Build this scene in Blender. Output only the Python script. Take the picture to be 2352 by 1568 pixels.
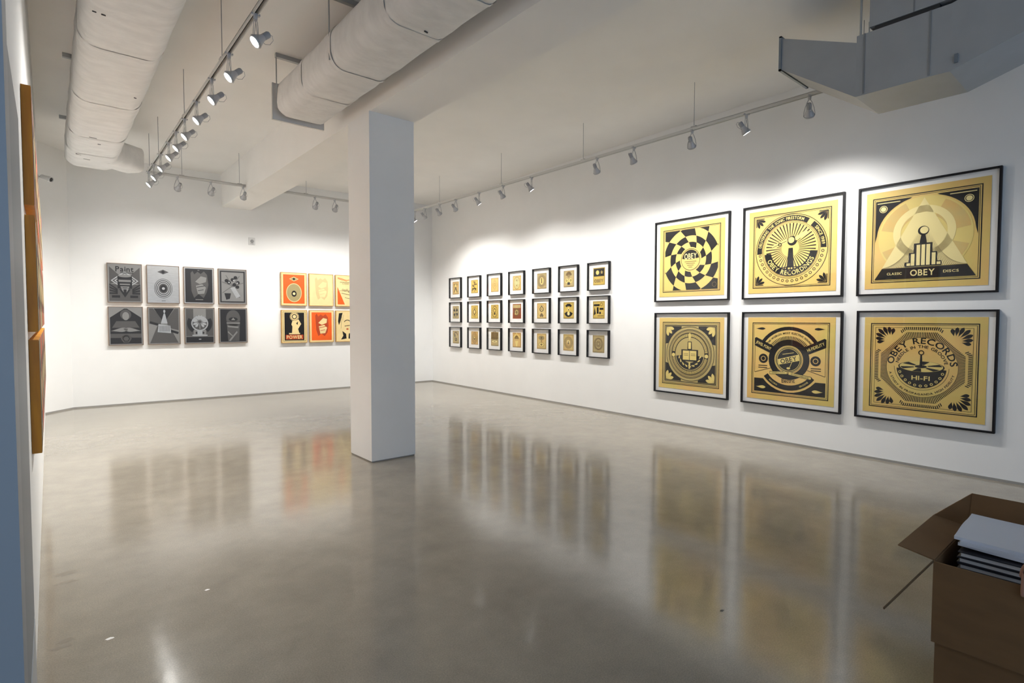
import bpy, bmesh, math, random
from mathutils import Vector, Matrix
random.seed(7)
for o in list(bpy.data.objects): bpy.data.objects.remove(o)
SC = bpy.context.scene
COL = SC.collection
PI = math.pi
# ------------------------------------------------------------------ camera
# building axes: +Y runs along the left wall / beam / ducts, +X to the right wall
PHI = math.radians(1.98)                 # the right and back walls are skewed by this much
cP, sP = math.cos(PHI), math.sin(PHI)
def W(x, y, z=0.0): return Vector((cP*x + sP*y, -sP*x + cP*y, z))   # wall frame -> building frame
CAMH = 1.45
yaw, pitch, roll = math.radians(38.112693 + 1.98), math.radians(-2.270207), math.radians(0.111464)
fw = Vector((math.sin(yaw)*math.cos(pitch), math.cos(yaw)*math.cos(pitch), math.sin(pitch)))
r0 = Vector((math.cos(yaw), -math.sin(yaw), 0)); u0 = r0.cross(fw)
rr = r0*math.cos(roll) + u0*math.sin(roll); uu = u0*math.cos(roll) - r0*math.sin(roll)
cam = bpy.data.cameras.new('camera'); camo = bpy.data.objects.new('camera', cam); COL.objects.link(camo)
camo.matrix_world = Matrix(((rr.x, uu.x, -fw.x, 0), (rr.y, uu.y, -fw.y, 0), (rr.z, uu.z, -fw.z, CAMH), (0, 0, 0, 1)))
cam.sensor_width = 36.0; cam.lens = 1262.9645/2352*36.0; cam.clip_start = 0.02; cam.clip_end = 200
SC.camera = camo
# ------------------------------------------------------------------ world and daylight
wd = bpy.data.worlds.new('sky'); SC.world = wd; wd.use_nodes = True
bg = wd.node_tree.nodes['Background']; bg.inputs[0].default_value = (0.54, 0.73, 1.0, 1); bg.inputs[1].default_value = 2.2
SC.view_settings.view_transform = 'Standard'; SC.view_settings.look = 'None'
SC.view_settings.gamma = 1.0; SC.view_settings.use_curve_mapping = False
SC.view_settings.exposure = -0.27
SPOT = 150.0          # watts of one track lamp
LAMPCOL = (1.0, 0.978, 0.94)
# ------------------------------------------------------------------ materials
MATS = {}
def mat(name, col, rough=0.6, metal=0.0, spec=0.5, noise=0.0, nscale=8.0, bump=0.0, bscale=60.0, emit=0.0, col2=None, stretch=None, coat=0.0):
    if name in MATS: return MATS[name]
    m = bpy.data.materials.new(name); m.use_nodes = True; nt = m.node_tree; b = nt.nodes['Principled BSDF']
    b.inputs['Base Color'].default_value = (*col, 1); b.inputs['Roughness'].default_value = rough
    b.inputs['Metallic'].default_value = metal; b.inputs['Specular IOR Level'].default_value = spec
    b.inputs['Coat Weight'].default_value = coat
    if emit:
        b.inputs['Emission Color'].default_value = (*col, 1); b.inputs['Emission Strength'].default_value = emit
    if noise or bump or col2:
        tc = nt.nodes.new('ShaderNodeTexCoord'); oi = nt.nodes.new('ShaderNodeObjectInfo')
        mp = nt.nodes.new('ShaderNodeMapping'); mp.inputs['Scale'].default_value = stretch or (1, 1, 1)
        ad = nt.nodes.new('ShaderNodeVectorMath'); ad.operation = 'ADD'
        mu = nt.nodes.new('ShaderNodeMath'); mu.operation = 'MULTIPLY'; mu.inputs[1].default_value = 37.0
        nt.links.new(oi.outputs['Random'], mu.inputs[0]); nt.links.new(tc.outputs['Object'], mp.inputs['Vector'])
        nt.links.new(mp.outputs[0], ad.inputs[0]); nt.links.new(mu.outputs[0], ad.inputs[1])
        if noise or col2:
            n = nt.nodes.new('ShaderNodeTexNoise'); n.inputs['Scale'].default_value = nscale; n.inputs['Detail'].default_value = 5
            nt.links.new(ad.outputs[0], n.inputs['Vector'])
            r = nt.nodes.new('ShaderNodeValToRGB'); nt.links.new(n.outputs['Fac'], r.inputs[0])
            c2 = col2 or tuple(max(0, c*(1 - noise)) for c in col)
            r.color_ramp.elements[0].position = 0.35; r.color_ramp.elements[1].position = 0.65
            r.color_ramp.elements[0].color = (*c2, 1); r.color_ramp.elements[1].color = (*col, 1)
            nt.links.new(r.outputs[0], b.inputs['Base Color'])
        if bump:
            n2 = nt.nodes.new('ShaderNodeTexNoise'); n2.inputs['Scale'].default_value = bscale; n2.inputs['Detail'].default_value = 4
            nt.links.new(ad.outputs[0], n2.inputs['Vector'])
            bp = nt.nodes.new('ShaderNodeBump'); bp.inputs['Strength'].default_value = bump; bp.inputs['Distance'].default_value = 0.01
            nt.links.new(n2.outputs['Fac'], bp.inputs['Height']); nt.links.new(bp.outputs[0], b.inputs['Normal'])
    MATS[name] = m
    return m
def glass_mat(name, rough=0.0, tint=(1, 1, 1)):
    m = bpy.data.materials.new(name); m.use_nodes = True; nt = m.node_tree; nt.nodes.clear()
    out = nt.nodes.new('ShaderNodeOutputMaterial'); mx = nt.nodes.new('ShaderNodeMixShader')
    L = nt.links.new
    ge = nt.nodes.new('ShaderNodeNewGeometry'); dt = nt.nodes.new('ShaderNodeVectorMath'); dt.operation = 'DOT_PRODUCT'
    L(ge.outputs['Incoming'], dt.inputs[0]); L(ge.outputs['Normal'], dt.inputs[1])
    def mth(op, a, b):
        n = nt.nodes.new('ShaderNodeMath'); n.operation = op
        for i, v in enumerate((a, b)):
            if v is None: continue
            if isinstance(v, (int, float)): n.inputs[i].default_value = v
            else: L(v, n.inputs[i])
        return n.outputs[0]
    co = mth('ABSOLUTE', dt.outputs['Value'], None); sch = mth('POWER', mth('SUBTRACT', 1.0, co), 5.0)   # Schlick reflectance, same on both faces
    ref = mth('ADD', mth('MULTIPLY', sch, 0.98), 0.018)
    tr = nt.nodes.new('ShaderNodeBsdfTransparent'); tr.inputs[0].default_value = (*tint, 1)
    gl = nt.nodes.new('ShaderNodeBsdfGlossy'); gl.inputs['Roughness'].default_value = rough
    nt.links.new(ref, mx.inputs[0]); nt.links.new(tr.outputs[0], mx.inputs[1]); nt.links.new(gl.outputs[0], mx.inputs[2])
    nt.links.new(mx.outputs[0], out.inputs[0]); MATS[name] = m; return m
def concrete_mat():
    m = bpy.data.materials.new('polished_concrete'); m.use_nodes = True; nt = m.node_tree; b = nt.nodes['Principled BSDF']
    L = nt.links.new
    tc = nt.nodes.new('ShaderNodeTexCoord')
    def noise(scale, detail, rough=0.55, stretch=None):
        mp = nt.nodes.new('ShaderNodeMapping'); L(tc.outputs['Object'], mp.inputs[0])
        if stretch: mp.inputs['Scale'].default_value = stretch
        n = nt.nodes.new('ShaderNodeTexNoise'); n.inputs['Scale'].default_value = scale; n.inputs['Detail'].default_value = detail
        n.inputs['Roughness'].default_value = rough; L(mp.outputs[0], n.inputs['Vector']); return n
    n1 = noise(0.55, 6); n2 = noise(4.0, 8, 0.65); n3 = noise(160, 3)
    def ramp(n, p0, p1, c0, c1):
        r = nt.nodes.new('ShaderNodeValToRGB'); L(n.outputs['Fac'], r.inputs[0])
        r.color_ramp.elements[0].position = p0; r.color_ramp.elements[1].position = p1
        r.color_ramp.elements[0].color = (*c0, 1); r.color_ramp.elements[1].color = (*c1, 1); return r
    a = ramp(n1, 0.3, 0.7, (0.225, 0.200, 0.158), (0.285, 0.256, 0.206))
    c = ramp(n2, 0.3, 0.7, (0.86, 0.86, 0.86), (1.08, 1.08, 1.08))
    d = ramp(n3, 0.35, 0.65, (0.88, 0.88, 0.88), (1.10, 1.10, 1.10))
    m1 = nt.nodes.new('ShaderNodeMix'); m1.data_type = 'RGBA'; m1.blend_type = 'MULTIPLY'; m1.inputs[0].default_value = 1
    m2 = nt.nodes.new('ShaderNodeMix'); m2.data_type = 'RGBA'; m2.blend_type = 'MULTIPLY'; m2.inputs[0].default_value = 1
    L(a.outputs[0], m1.inputs[6]); L(c.outputs[0], m1.inputs[7]); L(m1.outputs[2], m2.inputs[6]); L(d.outputs[0], m2.inputs[7])
    L(m2.outputs[2], b.inputs['Base Color'])
    n4 = noise(1.6, 6)
    mr = nt.nodes.new('ShaderNodeMapRange'); mr.inputs[1].default_value = 0.3; mr.inputs[2].default_value = 0.7
    mr.inputs[3].default_value = 0.10; mr.inputs[4].default_value = 0.15
    L(n4.outputs['Fac'], mr.inputs[0]); L(mr.outputs[0], b.inputs['Roughness'])
    n5 = noise(9.0, 3)
    bp = nt.nodes.new('ShaderNodeBump'); bp.inputs['Strength'].default_value = 0.05; bp.inputs['Distance'].default_value = 0.01
    L(n5.outputs['Fac'], bp.inputs['Height']); L(bp.outputs[0], b.inputs['Normal'])
    b.inputs['Specular IOR Level'].default_value = 0.55
    MATS['concrete'] = m; return m
WALL = mat('white_wall_paint', (0.83, 0.83, 0.82), 0.55, noise=0.02, nscale=3, bump=0.04, bscale=120)
CEIL = mat('ceiling_paint', (0.86, 0.85, 0.825), 0.8, noise=0.03, nscale=2)
CONC = concrete_mat()
BASEM = mat('grey_base_reveal', (0.30, 0.29, 0.27), 0.6)
WRAP = mat('white_duct_wrap', (0.78, 0.775, 0.76), 0.7, noise=0.10, nscale=5, bump=0.8, bscale=8, stretch=(1, 2.2, 1))
TEAR = mat('dark_tear', (0.05, 0.05, 0.05), 0.9)
GREYM = mat('grey_sheet_metal', (0.36, 0.375, 0.385), 0.45, noise=0.06, nscale=6)
GAL = mat('galvanised_strut', (0.42, 0.44, 0.45), 0.45, metal=0.6)
TRK = mat('white_track_enamel', (0.62, 0.62, 0.60), 0.45)
SLOT = mat('track_slot_black', (0.03, 0.03, 0.03), 0.6)
LHS = mat('lamp_housing_grey', (0.48, 0.49, 0.51), 0.4, metal=0.2)
WIRE = mat('lamp_wire_grey', (0.40, 0.41, 0.43), 0.4, metal=0.5)
LENS = mat('lit_lamp_lens', (1.0, 0.97, 0.93), 0.3, emit=30.0)
BLACK = mat('black_frame_lacquer', (0.008, 0.008, 0.010), 0.5, spec=0.25)
MATB = mat('white_mat_board', (0.86, 0.86, 0.85), 0.8)
GOLD = mat('gold_print_paper', (0.70, 0.54, 0.15), 0.45, col2=(0.78, 0.50, 0.16), nscale=2.6)
GOLD2 = mat('tan_print_paper', (0.62, 0.47, 0.17), 0.6, col2=(0.68, 0.44, 0.14), nscale=9)
GOLDL = mat('light_gold_ink', (0.76, 0.60, 0.19), 0.5)
GOLDP = mat('pale_gold_ink', (0.84, 0.71, 0.32), 0.5)
GOLDD = mat('dull_gold_ink', (0.50, 0.39, 0.14), 0.55)
INK = mat('black_ink', (0.010, 0.0095, 0.010), 0.5, spec=0.3)
INKB = mat('brown_ink', (0.16, 0.10, 0.035), 0.5)
INKR = mat('red_brown_ink', (0.20, 0.055, 0.02), 0.5)
PANE = glass_mat('picture_glass')
STEEL = mat('brushed_metal_panel', (0.55, 0.54, 0.52), 0.34, metal=0.75, noise=0.12, nscale=14, stretch=(1, 1, 8))
SINKD = mat('dark_grey_metal_ink', (0.026, 0.026, 0.028), 0.4, metal=0.2)
SINKM = mat('mid_grey_metal_ink', (0.095, 0.092, 0.09), 0.4, metal=0.3)
SINKL = mat('light_grey_metal_ink', (0.25, 0.245, 0.235), 0.38, metal=0.4)
RIMB = mat('dark_bronze_rim', (0.16, 0.11, 0.075), 0.45)
WOODY = mat('honey_plywood', (0.56, 0.33, 0.10), 0.5, noise=0.25, nscale=10, stretch=(1, 1, 6))
WOODO = mat('amber_stained_wood', (0.56, 0.235, 0.002), 0.45, col2=(0.40, 0.15, 0.001), nscale=5, stretch=(6, 6, 0.6))
CREAM = mat('cream_panel_print', (0.82, 0.64, 0.31), 0.5, noise=0.10, nscale=5)
ORNG = mat('orange_panel_ink', (0.82, 0.11, 0.006), 0.5, noise=0.10, nscale=5)
OLIVE = mat('olive_panel_ink', (0.33, 0.27, 0.12), 0.5)
RUST = mat('rust_panel_ink', (0.42, 0.05, 0.008), 0.5)
CARD = mat('brown_cardboard', (0.20, 0.108, 0.043), 0.8, noise=0.12, nscale=6, stretch=(1, 1, 4))
PAPER = mat('white_paper', (0.72, 0.75, 0.82), 0.6)
COVER = mat('dark_book_cover', (0.02, 0.018, 0.024), 0.4)
PAGES = mat('book_page_block', (0.62, 0.61, 0.60), 0.8)
DOORB = mat('grey_blue_door_paint', (0.22, 0.25, 0.28), 0.45)
JAMB = mat('pale_blue_grey_jamb_paint', (0.30, 0.325, 0.35), 0.45)
KICK = mat('brushed_kick_plate', (0.52, 0.56, 0.60), 0.35, metal=0.3)
ALU = mat('dark_window_frame', (0.10, 0.10, 0.11), 0.4, metal=0.5)
WGLASS = glass_mat('window_glass')
PLAST = mat('white_plastic', (0.62, 0.62, 0.61), 0.45)
# ------------------------------------------------------------------ mesh helpers
class MB:
    def __init__(s): s.v = []; s.f = []
    def add(s, vs, fs):
        o = len(s.v); s.v += [tuple(v) for v in vs]; s.f += [tuple(i + o for i in f) for f in fs]; return s
    def box(s, a, b, M=None):
        x0, y0, z0 = a; x1, y1, z1 = b
        vs = [Vector(p) for p in ((x0,y0,z0),(x1,y0,z0),(x1,y1,z0),(x0,y1,z0),(x0,y0,z1),(x1,y0,z1),(x1,y1,z1),(x0,y1,z1))]
        if M: vs = [M @ v for v in vs]
        return s.add(vs, [(0,3,2,1),(4,5,6,7),(0,1,5,4),(1,2,6,5),(2,3,7,6),(3,0,4,7)])
    def hexa(s, vs): return s.add(vs, [(0,3,2,1),(4,5,6,7),(0,1,5,4),(1,2,6,5),(2,3,7,6),(3,0,4,7)])
    def tube(s, pts, r, n=8, cap=True):
        pts = [Vector(p) for p in pts]; rings = []; up = Vector((0.13, 0.21, 0.97))
        for i, p in enumerate(pts):
            d = (pts[min(i+1, len(pts)-1)] - pts[max(i-1, 0)]).normalized()
            a = d.cross(up)
            if a.length < 1e-3: a = d.cross(Vector((1, 0, 0)))
            a.normalize(); b = d.cross(a); q = r[i] if isinstance(r, (list, tuple)) else r
            rings.append([p + (a*math.cos(2*PI*k/n) + b*math.sin(2*PI*k/n))*q for k in range(n)])
        vs = [v for R in rings for v in R]; fs = []
        for i in range(len(pts)-1):
            for k in range(n):
                fs.append((i*n+k, i*n+(k+1) % n, (i+1)*n+(k+1) % n, (i+1)*n+k))
        if cap: fs += [tuple(range(n))[::-1], tuple((len(pts)-1)*n + k for k in range(n))]
        return s.add(vs, fs)
    def lathe(s, prof, n=20, M=None, cap=True):        # prof: (r, z)
        vs = []; fs = []
        for r, z in prof:
            for k in range(n):
                v = Vector((r*math.cos(2*PI*k/n), r*math.sin(2*PI*k/n), z)); vs.append(M @ v if M else v)
        for i in range(len(prof)-1):
            for k in range(n): fs.append((i*n+k, i*n+(k+1) % n, (i+1)*n+(k+1) % n, (i+1)*n+k))
        if cap: fs += [tuple(range(n))[::-1], tuple((len(prof)-1)*n + k for k in range(n))]
        return s.add(vs, fs)
    def build(s, name, m, parent=None, smooth=False, bevel=0.0):
        me = bpy.data.meshes.new(name); me.from_pydata(s.v, [], s.f); me.update()
        bm = bmesh.new(); bm.from_mesh(me)
        if bevel:
            bmesh.ops.bevel(bm, geom=[e for e in bm.edges if len(e.link_faces) == 2 and e.calc_face_angle(0) > 0.5], offset=bevel, segments=2, affect='EDGES', profile=0.6)
        bmesh.ops.recalc_face_normals(bm, faces=bm.faces); bm.to_mesh(me); bm.free()
        if smooth:
            for p in me.polygons: p.use_smooth = True
            try: me.set_sharp_from_angle(angle=0.7)
            except Exception: pass
        me.materials.append(m); o = bpy.data.objects.new(name, me); COL.objects.link(o)
        if parent: o.parent = parent
        return o
def tag(o, label=None, cat=None, group=None, kind=None):
    if label: o['label'] = label
    if cat: o['category'] = cat
    if group: o['group'] = group
    if kind: o['kind'] = kind
    return o
def thing(name, label, cat, loc=(0, 0, 0), rz=0.0, group=None):
    o = bpy.data.objects.new(name, None); COL.objects.link(o); o.empty_display_size = 0.1
    o.location = loc; o.rotation_euler = (0, 0, rz); return tag(o, label, cat, group)
def bx(a, b): return MB().box(a, b)
def struct(name, mb, m, parent=None, label=None, **k):
    o = mb.build(name, m, parent, **k)
    if parent is None: tag(o, label, None, None, 'structure')
    elif label: o['label'] = label
    return o
# ------------------------------------------------------------------ the room
ZC = 4.10
AX, BY = 6.5036, 11.3251                 # right wall and back wall in the skewed wall frame
YN, XN = -3.2, -2.6                      # storefront wall and entry side wall (behind the camera)
LX = -0.074                              # face of the left wall
cornerR = W(AX, BY); nearR = W(AX, -3.35); chB = W(-0.120, BY); chL = Vector((LX, 10.93, 0))
floor = struct('floor', bx((XN - .1, YN - .1, -.12), (7.2, 11.6, 0)), CONC, label='polished grey brown concrete floor')
struct('ceiling', bx((XN - .1, YN - .1, ZC), (7.2, 11.6, ZC + .15)), CEIL, label='off white painted ceiling')
def wall_seg(name, p, q, th, z0, z1, label, m=WALL):     # th on the outer side (left of p->q)
    p = Vector((p[0], p[1], 0)); q = Vector((q[0], q[1], 0)); d = (q - p).normalized(); n = Vector((-d.y, d.x, 0))*th
    vs = [p, q, q + n, p + n]
    return struct(name, MB().hexa([v + Vector((0, 0, z0)) for v in vs] + [v + Vector((0, 0, z1)) for v in vs]), m, label=label)
wall_seg('wall_right', cornerR, nearR, .12, 0, ZC, 'long white wall on the right hung with gold prints')
wall_seg('wall_back', chB, cornerR, .12, 0, ZC, 'white back wall with grey and orange panels')
wall_seg('wall_chamfer', chL, chB, .12, 0, ZC, 'short angled white wall in the far left corner')
struct('wall_left', bx((LX - .16, 1.32, 0), (LX, 10.94, ZC)), WALL, label='white left wall hung with wooden panels')
struct('wall_entry', bx((XN - .1, YN, 0), (XN, 3.2, ZC)), WALL, label='white wall of the entry bay')
struct('wall_entry_back', bx((XN, 3.1, 0), (LX - .16, 3.2, ZC)), WALL, label='white wall closing the entry bay')
# storefront behind the camera: low sill, head, piers and a band of glass
sf = struct('wall_front', bx((XN, YN - .1, 0), (nearR.x, YN, .35)).box((XN, YN - .1, 3.2), (nearR.x, YN, ZC)).box((XN, YN - .1, .35), (XN + .4, YN, 3.2)).box((nearR.x - .4, YN - .1, .35), (nearR.x, YN, 3.2)), WALL, label='storefront wall behind the viewer')
wx0, wx1 = XN + .4, nearR.x - .4
w1 = struct('window_1', bx((wx0, YN - .08, .35), (wx1, YN - .02, .41)).box((wx0, YN - .08, 3.14), (wx1, YN - .02, 3.2)), ALU, label='storefront window behind the viewer')
for k in range(6):
    x = wx0 + (wx1 - wx0)*k/5
    bx((x - .03, YN - .08, .41), (x + .03, YN - .02, 3.14)).build('mullion', ALU, w1)
for k in range(5):
    a = wx0 + (wx1 - wx0)*k/5 + .03; b = wx0 + (wx1 - wx0)*(k+1)/5 - .03
    bx((a, YN - .056, .41), (b, YN - .05, 3.14)).build('pane', WGLASS, w1)
pl = bpy.data.lights.new('window_portal', 'AREA'); pl.shape = 'RECTANGLE'; pl.size = wx1 - wx0; pl.size_y = 2.73
pl.cycles.is_portal = True
po = bpy.data.objects.new('window_portal', pl); COL.objects.link(po); po.location = ((wx0 + wx1)/2, YN - .11, 1.775); po.rotation_euler = (PI/2, 0, 0)
# base reveals: thin grey strips
def base(name, p, q, label):
    p = Vector((p[0], p[1], 0)); q = Vector((q[0], q[1], 0)); d = (q - p).normalized(); n = Vector((d.y, -d.x, 0))
    vs = [p, q, q + n*.006, p + n*.006]
    struct(name, MB().hexa([v for v in vs] + [v + Vector((0, 0, .022)) for v in vs]), BASEM, label=label)
base('baseboard_right', cornerR, nearR, 'thin grey strip along the foot of the right wall')
base('baseboard_back', chB, cornerR, 'thin grey strip along the foot of the back wall')
base('baseboard_chamfer', chL, chB, 'thin grey strip along the foot of the angled wall')
# column and beam
CX0, CX1, CY0, CY1 = 2.467, 2.969, 5.131, 5.630
struct('wall_column', bx((CX0, CY0, .012), (CX1, CY1, 3.51)), WALL, label='square white column in the middle of the room')
struct('baseboard_column', bx((CX0 + .006, CY0 + .006, 0), (CX1 - .006, CY1 - .006, .012)), BASEM, label='thin grey reveal under the column')
struct('ceiling_beam', bx((2.480, YN, 3.51), (2.979, W(2.9, BY).y + .05, ZC)), CEIL, label='white beam running over the column')
# door leaf folded against the left wall, and its jamb
d1 = struct('door_1', bx((LX + .002, 1.40, .545), (LX + .019, 2.20, 2.04)), DOORB, label='grey blue door leaf folded against left wall')
bx((LX + .002, 1.40, .01), (LX + .020, 2.205, .53)).build('kick_plate', KICK, d1)
bx((LX + .019, 1.40, 1.0), (LX + .022, 1.46, 1.2)).build('lock_plate', KICK, d1)
struct('trim_1', bx((LX - .17, 1.17, 0), (LX + .030, 1.30, 2.45)).box((LX - .17, 1.30, 0), (LX + .018, 1.33, 2.45)), JAMB, label='pale blue grey door jamb at the left edge')
# specks on the floor
for (x, y, rx, ry, light) in ((.615, 3.265, .012, .008, 1), (.177, 3.043, .016, .01, 1), (.047, 3.991, .05, .03, 0), (.04, 3.854, .05, .02, 0), (.025, 3.152, .03, .02, 0), (.006, 3.099, .035, .02, 0), (2.538, 1.382, .014, .008, 2)):
    n = 14; vs = [(x + rx*math.cos(2*PI*k/n)*(1 + .2*math.sin(3*k)), y + ry*math.sin(2*PI*k/n)*(1 + .2*math.cos(2*k)), .0004) for k in range(n)]
    MB().add(vs, [tuple(range(n))]).build('paint_spot' if light == 1 else 'stain', [mat('floor_stain', (.19, .165, .125), .3), mat('white_paint_spot', (.7, .69, .66), .5), mat('dark_chip', (.06, .055, .05), .6)][light], floor)
# ------------------------------------------------------------------ wrapped ducts
def rrect(w, h, r, n=5):
    pts = []
    for cx, cz, a0 in ((w/2 - r, h/2 - r, 0), (-w/2 + r, h/2 - r, 90), (-w/2 + r, -h/2 + r, 180), (w/2 - r, -h/2 + r, 270)):
        for k in range(n + 1):
            a = math.radians(a0 + 90*k/n); pts.append((cx + r*math.cos(a), cz + r*math.sin(a)))
    return pts
def wob(a, b, c): return math.sin(a*3.1 + b*1.7 + c)*.5 + math.sin(a*7.3 + b*2.9 + c*2.1)*.3 + math.sin(a*13.7 - b*4.3 + c)*.2
def duct_mesh(stations, w, h, r, amp, seed, caps=(True, True)):
    sec = rrect(w, h, r); n = len(sec); vs = []; fs = []
    for i, (P, d, sc) in enumerate(stations):
        P = Vector(P); d = Vector(d).normalized(); sx = Vector((d.y, -d.x, 0)).normalized()
        for k, (x, z) in enumerate(sec):
            q = 1 + amp*wob(i*.55, k*.6, seed)
            vs.append(P + sx*(x*sc*q) + Vector((0, 0, z*sc*q)))
    for i in range(len(stations)-1):
        for k in range(n): fs.append((i*n+k, i*n+(k+1) % n, (i+1)*n+(k+1) % n, (i+1)*n+k))
    if caps[0]: fs.append(tuple(range(n))[::-1])
    if caps[1]: fs.append(tuple((len(stations)-1)*n + k for k in range(n)))
    return MB().add(vs, fs)
def strut_rods(root, cx, y, half, zlow, rod_dx):
    st = bx((cx - half, y - .02, ZC - .041), (cx + half, y + .02, ZC)).build('strut', GAL, root)
    for s in rod_dx: MB().tube([(cx + s, y, zlow), (cx + s, y, ZC - .03)], .006, 6).build('hanger_rod', GAL, root)
# left duct
d1r = thing('wrapped_duct', 'wide white wrapped air duct along the left wall with angled end branch', 'duct', (0, 0, 0))
cx, zc = .485, 3.70
st = [((cx, YN + .3 + .16*i, zc), (0, 1, 0), 1) for i in range(int((9.42 - YN - .3)/.16) + 1)]
ye = st[-1][0][1]
st += [((cx, ye + .05, zc), (0, 1, 0), .97), ((cx, ye + .10, zc + .005), (0, 1, 0), .90), ((cx, ye + .14, zc + .01), (0, 1, 0), .74), ((cx, ye + .155, zc + .01), (0, 1, 0), .4)]
duct_mesh(st, .55, .42, .13, .018, 1.0).build('duct_run', WRAP, d1r, smooth=True)
bd = Vector((.80, .60, 0)).normalized(); bp0 = Vector((.60, 9.10, 3.66))
duct_mesh([(bp0 + bd*(.09*i), bd, 1) for i in range(6)], .36, .34, .09, .02, 3.3).build('branch_duct', WRAP, d1r, smooth=True)
for y in (3.2, 5.2, 7.17, 9.36): strut_rods(d1r, cx, y, .32, 3.86, (-.18, .18))
for i, y in enumerate((2.0, 3.6, 5.25, 6.6, 7.9, 8.7)):      # tape bands
    duct_mesh([((cx, y + .03*k, zc), (0, 1, 0), 1.012) for k in range(3)], .55, .42, .13, .006, 1.0, (False, False)).build('tape_band', WRAP, d1r, smooth=True)
for (x, y, l, a) in ((.33, 8.75, .06, .5), (.42, 8.95, .07, .2), (.43, 7.85, .07, .15), (.50, 8.1, .03, .2), (.28, 4.65, .022, .2), (.33, 4.66, .025, .1), (.66, 6.2, .02, .3)):
    M = Matrix.Translation((x, y, zc - .213)) @ Matrix.Rotation(a, 4, 'Z')
    MB().box((-l/2, -.0016, -.002), (l/2, .0016, .006), M).build('tear', TEAR, d1r)
# middle duct
d2r = thing('wrapped_duct', 'white wrapped air duct beside the beam with open flanged end', 'duct', (0, 0, 0))
cx2, zc2 = 2.06, 3.675
st = [((cx2, YN + .3 + .15*i, zc2), (0, 1, 0), 1) for i in range(int((5.90 - YN - .3)/.15) + 1)]
duct_mesh(st, .52, .36, .12, .022, 2.2, (True, False)).build('duct_run', WRAP, d2r, smooth=True)
fl = MB()
FX0, FX1, FZ0, FZ1, FY = 1.80, 2.325, 3.495, 3.855, 5.93
fl.box((FX0 - .004, FY, FZ0 - .004), (FX0, FY + .03, FZ1 + .004)).box((FX1, FY, FZ0 - .004), (FX1 + .004, FY + .03, FZ1 + .004))
fl.box((FX0, FY, FZ0 - .004), (FX1, FY + .03, FZ0)).box((FX0, FY, FZ1), (FX1, FY + .03, FZ1 + .004))
fl.build('end_flange', mat('painted_flange', (.55, .55, .53), .5), d2r)
bx((FX0, FY + .002, FZ0), (FX1, FY + .008, FZ1)).build('end_plate', WRAP, d2r)
for y in (1.4, 2.9, 4.45, 5.80): strut_rods(d2r, cx2, y, .27, 3.56, (-.262,))
for y in (2.9, 4.42):
    duct_mesh([((cx2, y + .02*k, zc2), (0, 1, 0), 1.03) for k in range(3)], .52, .36, .12, .004, 2.2, (False, False)).build('strap', WRAP, d2r, smooth=True)
for i, y in enumerate((1.7, 3.5, 5.1)):
    duct_mesh([((cx2, y + .03*k, zc2), (0, 1, 0), 1.014) for k in range(3)], .52, .36, .12, .006, 2.2, (False, False)).build('tape_band', WRAP, d2r, smooth=True)
for (x, y, l, a) in ((2.1, 3.45, .03, .2), (2.06, 2.5, .08, .4)):
    M = Matrix.Translation((x, y, zc2 - .182)) @ Matrix.Rotation(a, 4, 'Z')
    MB().box((-l/2, -.004, -.006), (l/2, .004, .006), M).build('tear', TEAR, d2r)
# ------------------------------------------------------------------ grey sheet-metal unit, upper right
hv = thing('air_handler_duct', 'grey sheet metal air duct with flared mouth hanging at upper right', 'duct', (0, 0, 0))
HX0, HX1, HY0, HY1, HZ0, HZ1 = 4.87, 5.42, 1.03, 1.62, 3.195, 3.66
bx((HX0, HY0, HZ0), (HX1, HY1, HZ1)).build('duct_body', GREYM, hv)
def fr4(x0, x1, y, z0, z1): return [Vector((x0, y, z0)), Vector((x1, y, z0)), Vector((x1, y, z1)), Vector((x0, y, z1))]
def loft(a, b): return MB().add(a + b, [(0, 1, 5, 4), (1, 2, 6, 5), (2, 3, 7, 6), (3, 0, 4, 7)])
loft(fr4(HX0, HX1, HY1, HZ0, HZ1 - .05), fr4(HX0, HX1 - .01, 2.20, 3.605, 3.865)).build('flared_mouth', GREYM, hv)
rm = MB(); a, b, y0, z0, z1 = HX0 - .014, HX1, 2.195, 3.59, 3.88
rm.box((a, y0, z0), (a + .014, y0 + .02, z1)).box((b - .014, y0, z0), (b, y0 + .02, z1)).box((a, y0, z0), (b, y0 + .02, z0 + .014)).box((a, y0, z1 - .014), (b, y0 + .02, z1))
rm.build('mouth_rim', mat('dark_steel_rim', (.20, .24, .28), .4, metal=.4), hv)
MB().hexa([Vector(p) for p in ((HX0, -.2, 3.60), (HX1, -.2, 3.60), (HX1, HY0, HZ0), (HX0, HY0, HZ0), (HX0, -.2, 3.95), (HX1, -.2, 3.95), (HX1, HY0, HZ1), (HX0, HY0, HZ1))]).build('sloped_transition', GREYM, hv)
bx((HX0 + .02, YN + .4, 3.58), (HX1 + .08, -.2, 3.98)).build('supply_duct', GREYM, hv)
for y in (1.565, 1.150): bx((HX0 - .004, y - .006, HZ0 + .01), (HX0, y + .006, HZ1)).build('seam', mat('seam_grey', (.22, .23, .24), .5), hv)
bx((HX0 + .01, 1.10, HZ1), (HX1 - .02, 1.50, HZ1 + .035)).build('filter_slot', SLOT, hv)
bx((HX0, .60, HZ1 + .035), (HX1 + .08, 1.535, ZC)).build('upper_plenum', GREYM, hv)
bx((HX0 - .004, 1.245, HZ1 + .035), (HX0, 1.255, ZC)).build('seam', mat('seam_grey', (.22, .23, .24), .5), hv)
MB().tube([(HX0 + .02, 1.60, HZ1), (HX0 + .02, 1.60, ZC)], .008, 8).build('hanger_rod', GAL, hv)
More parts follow.
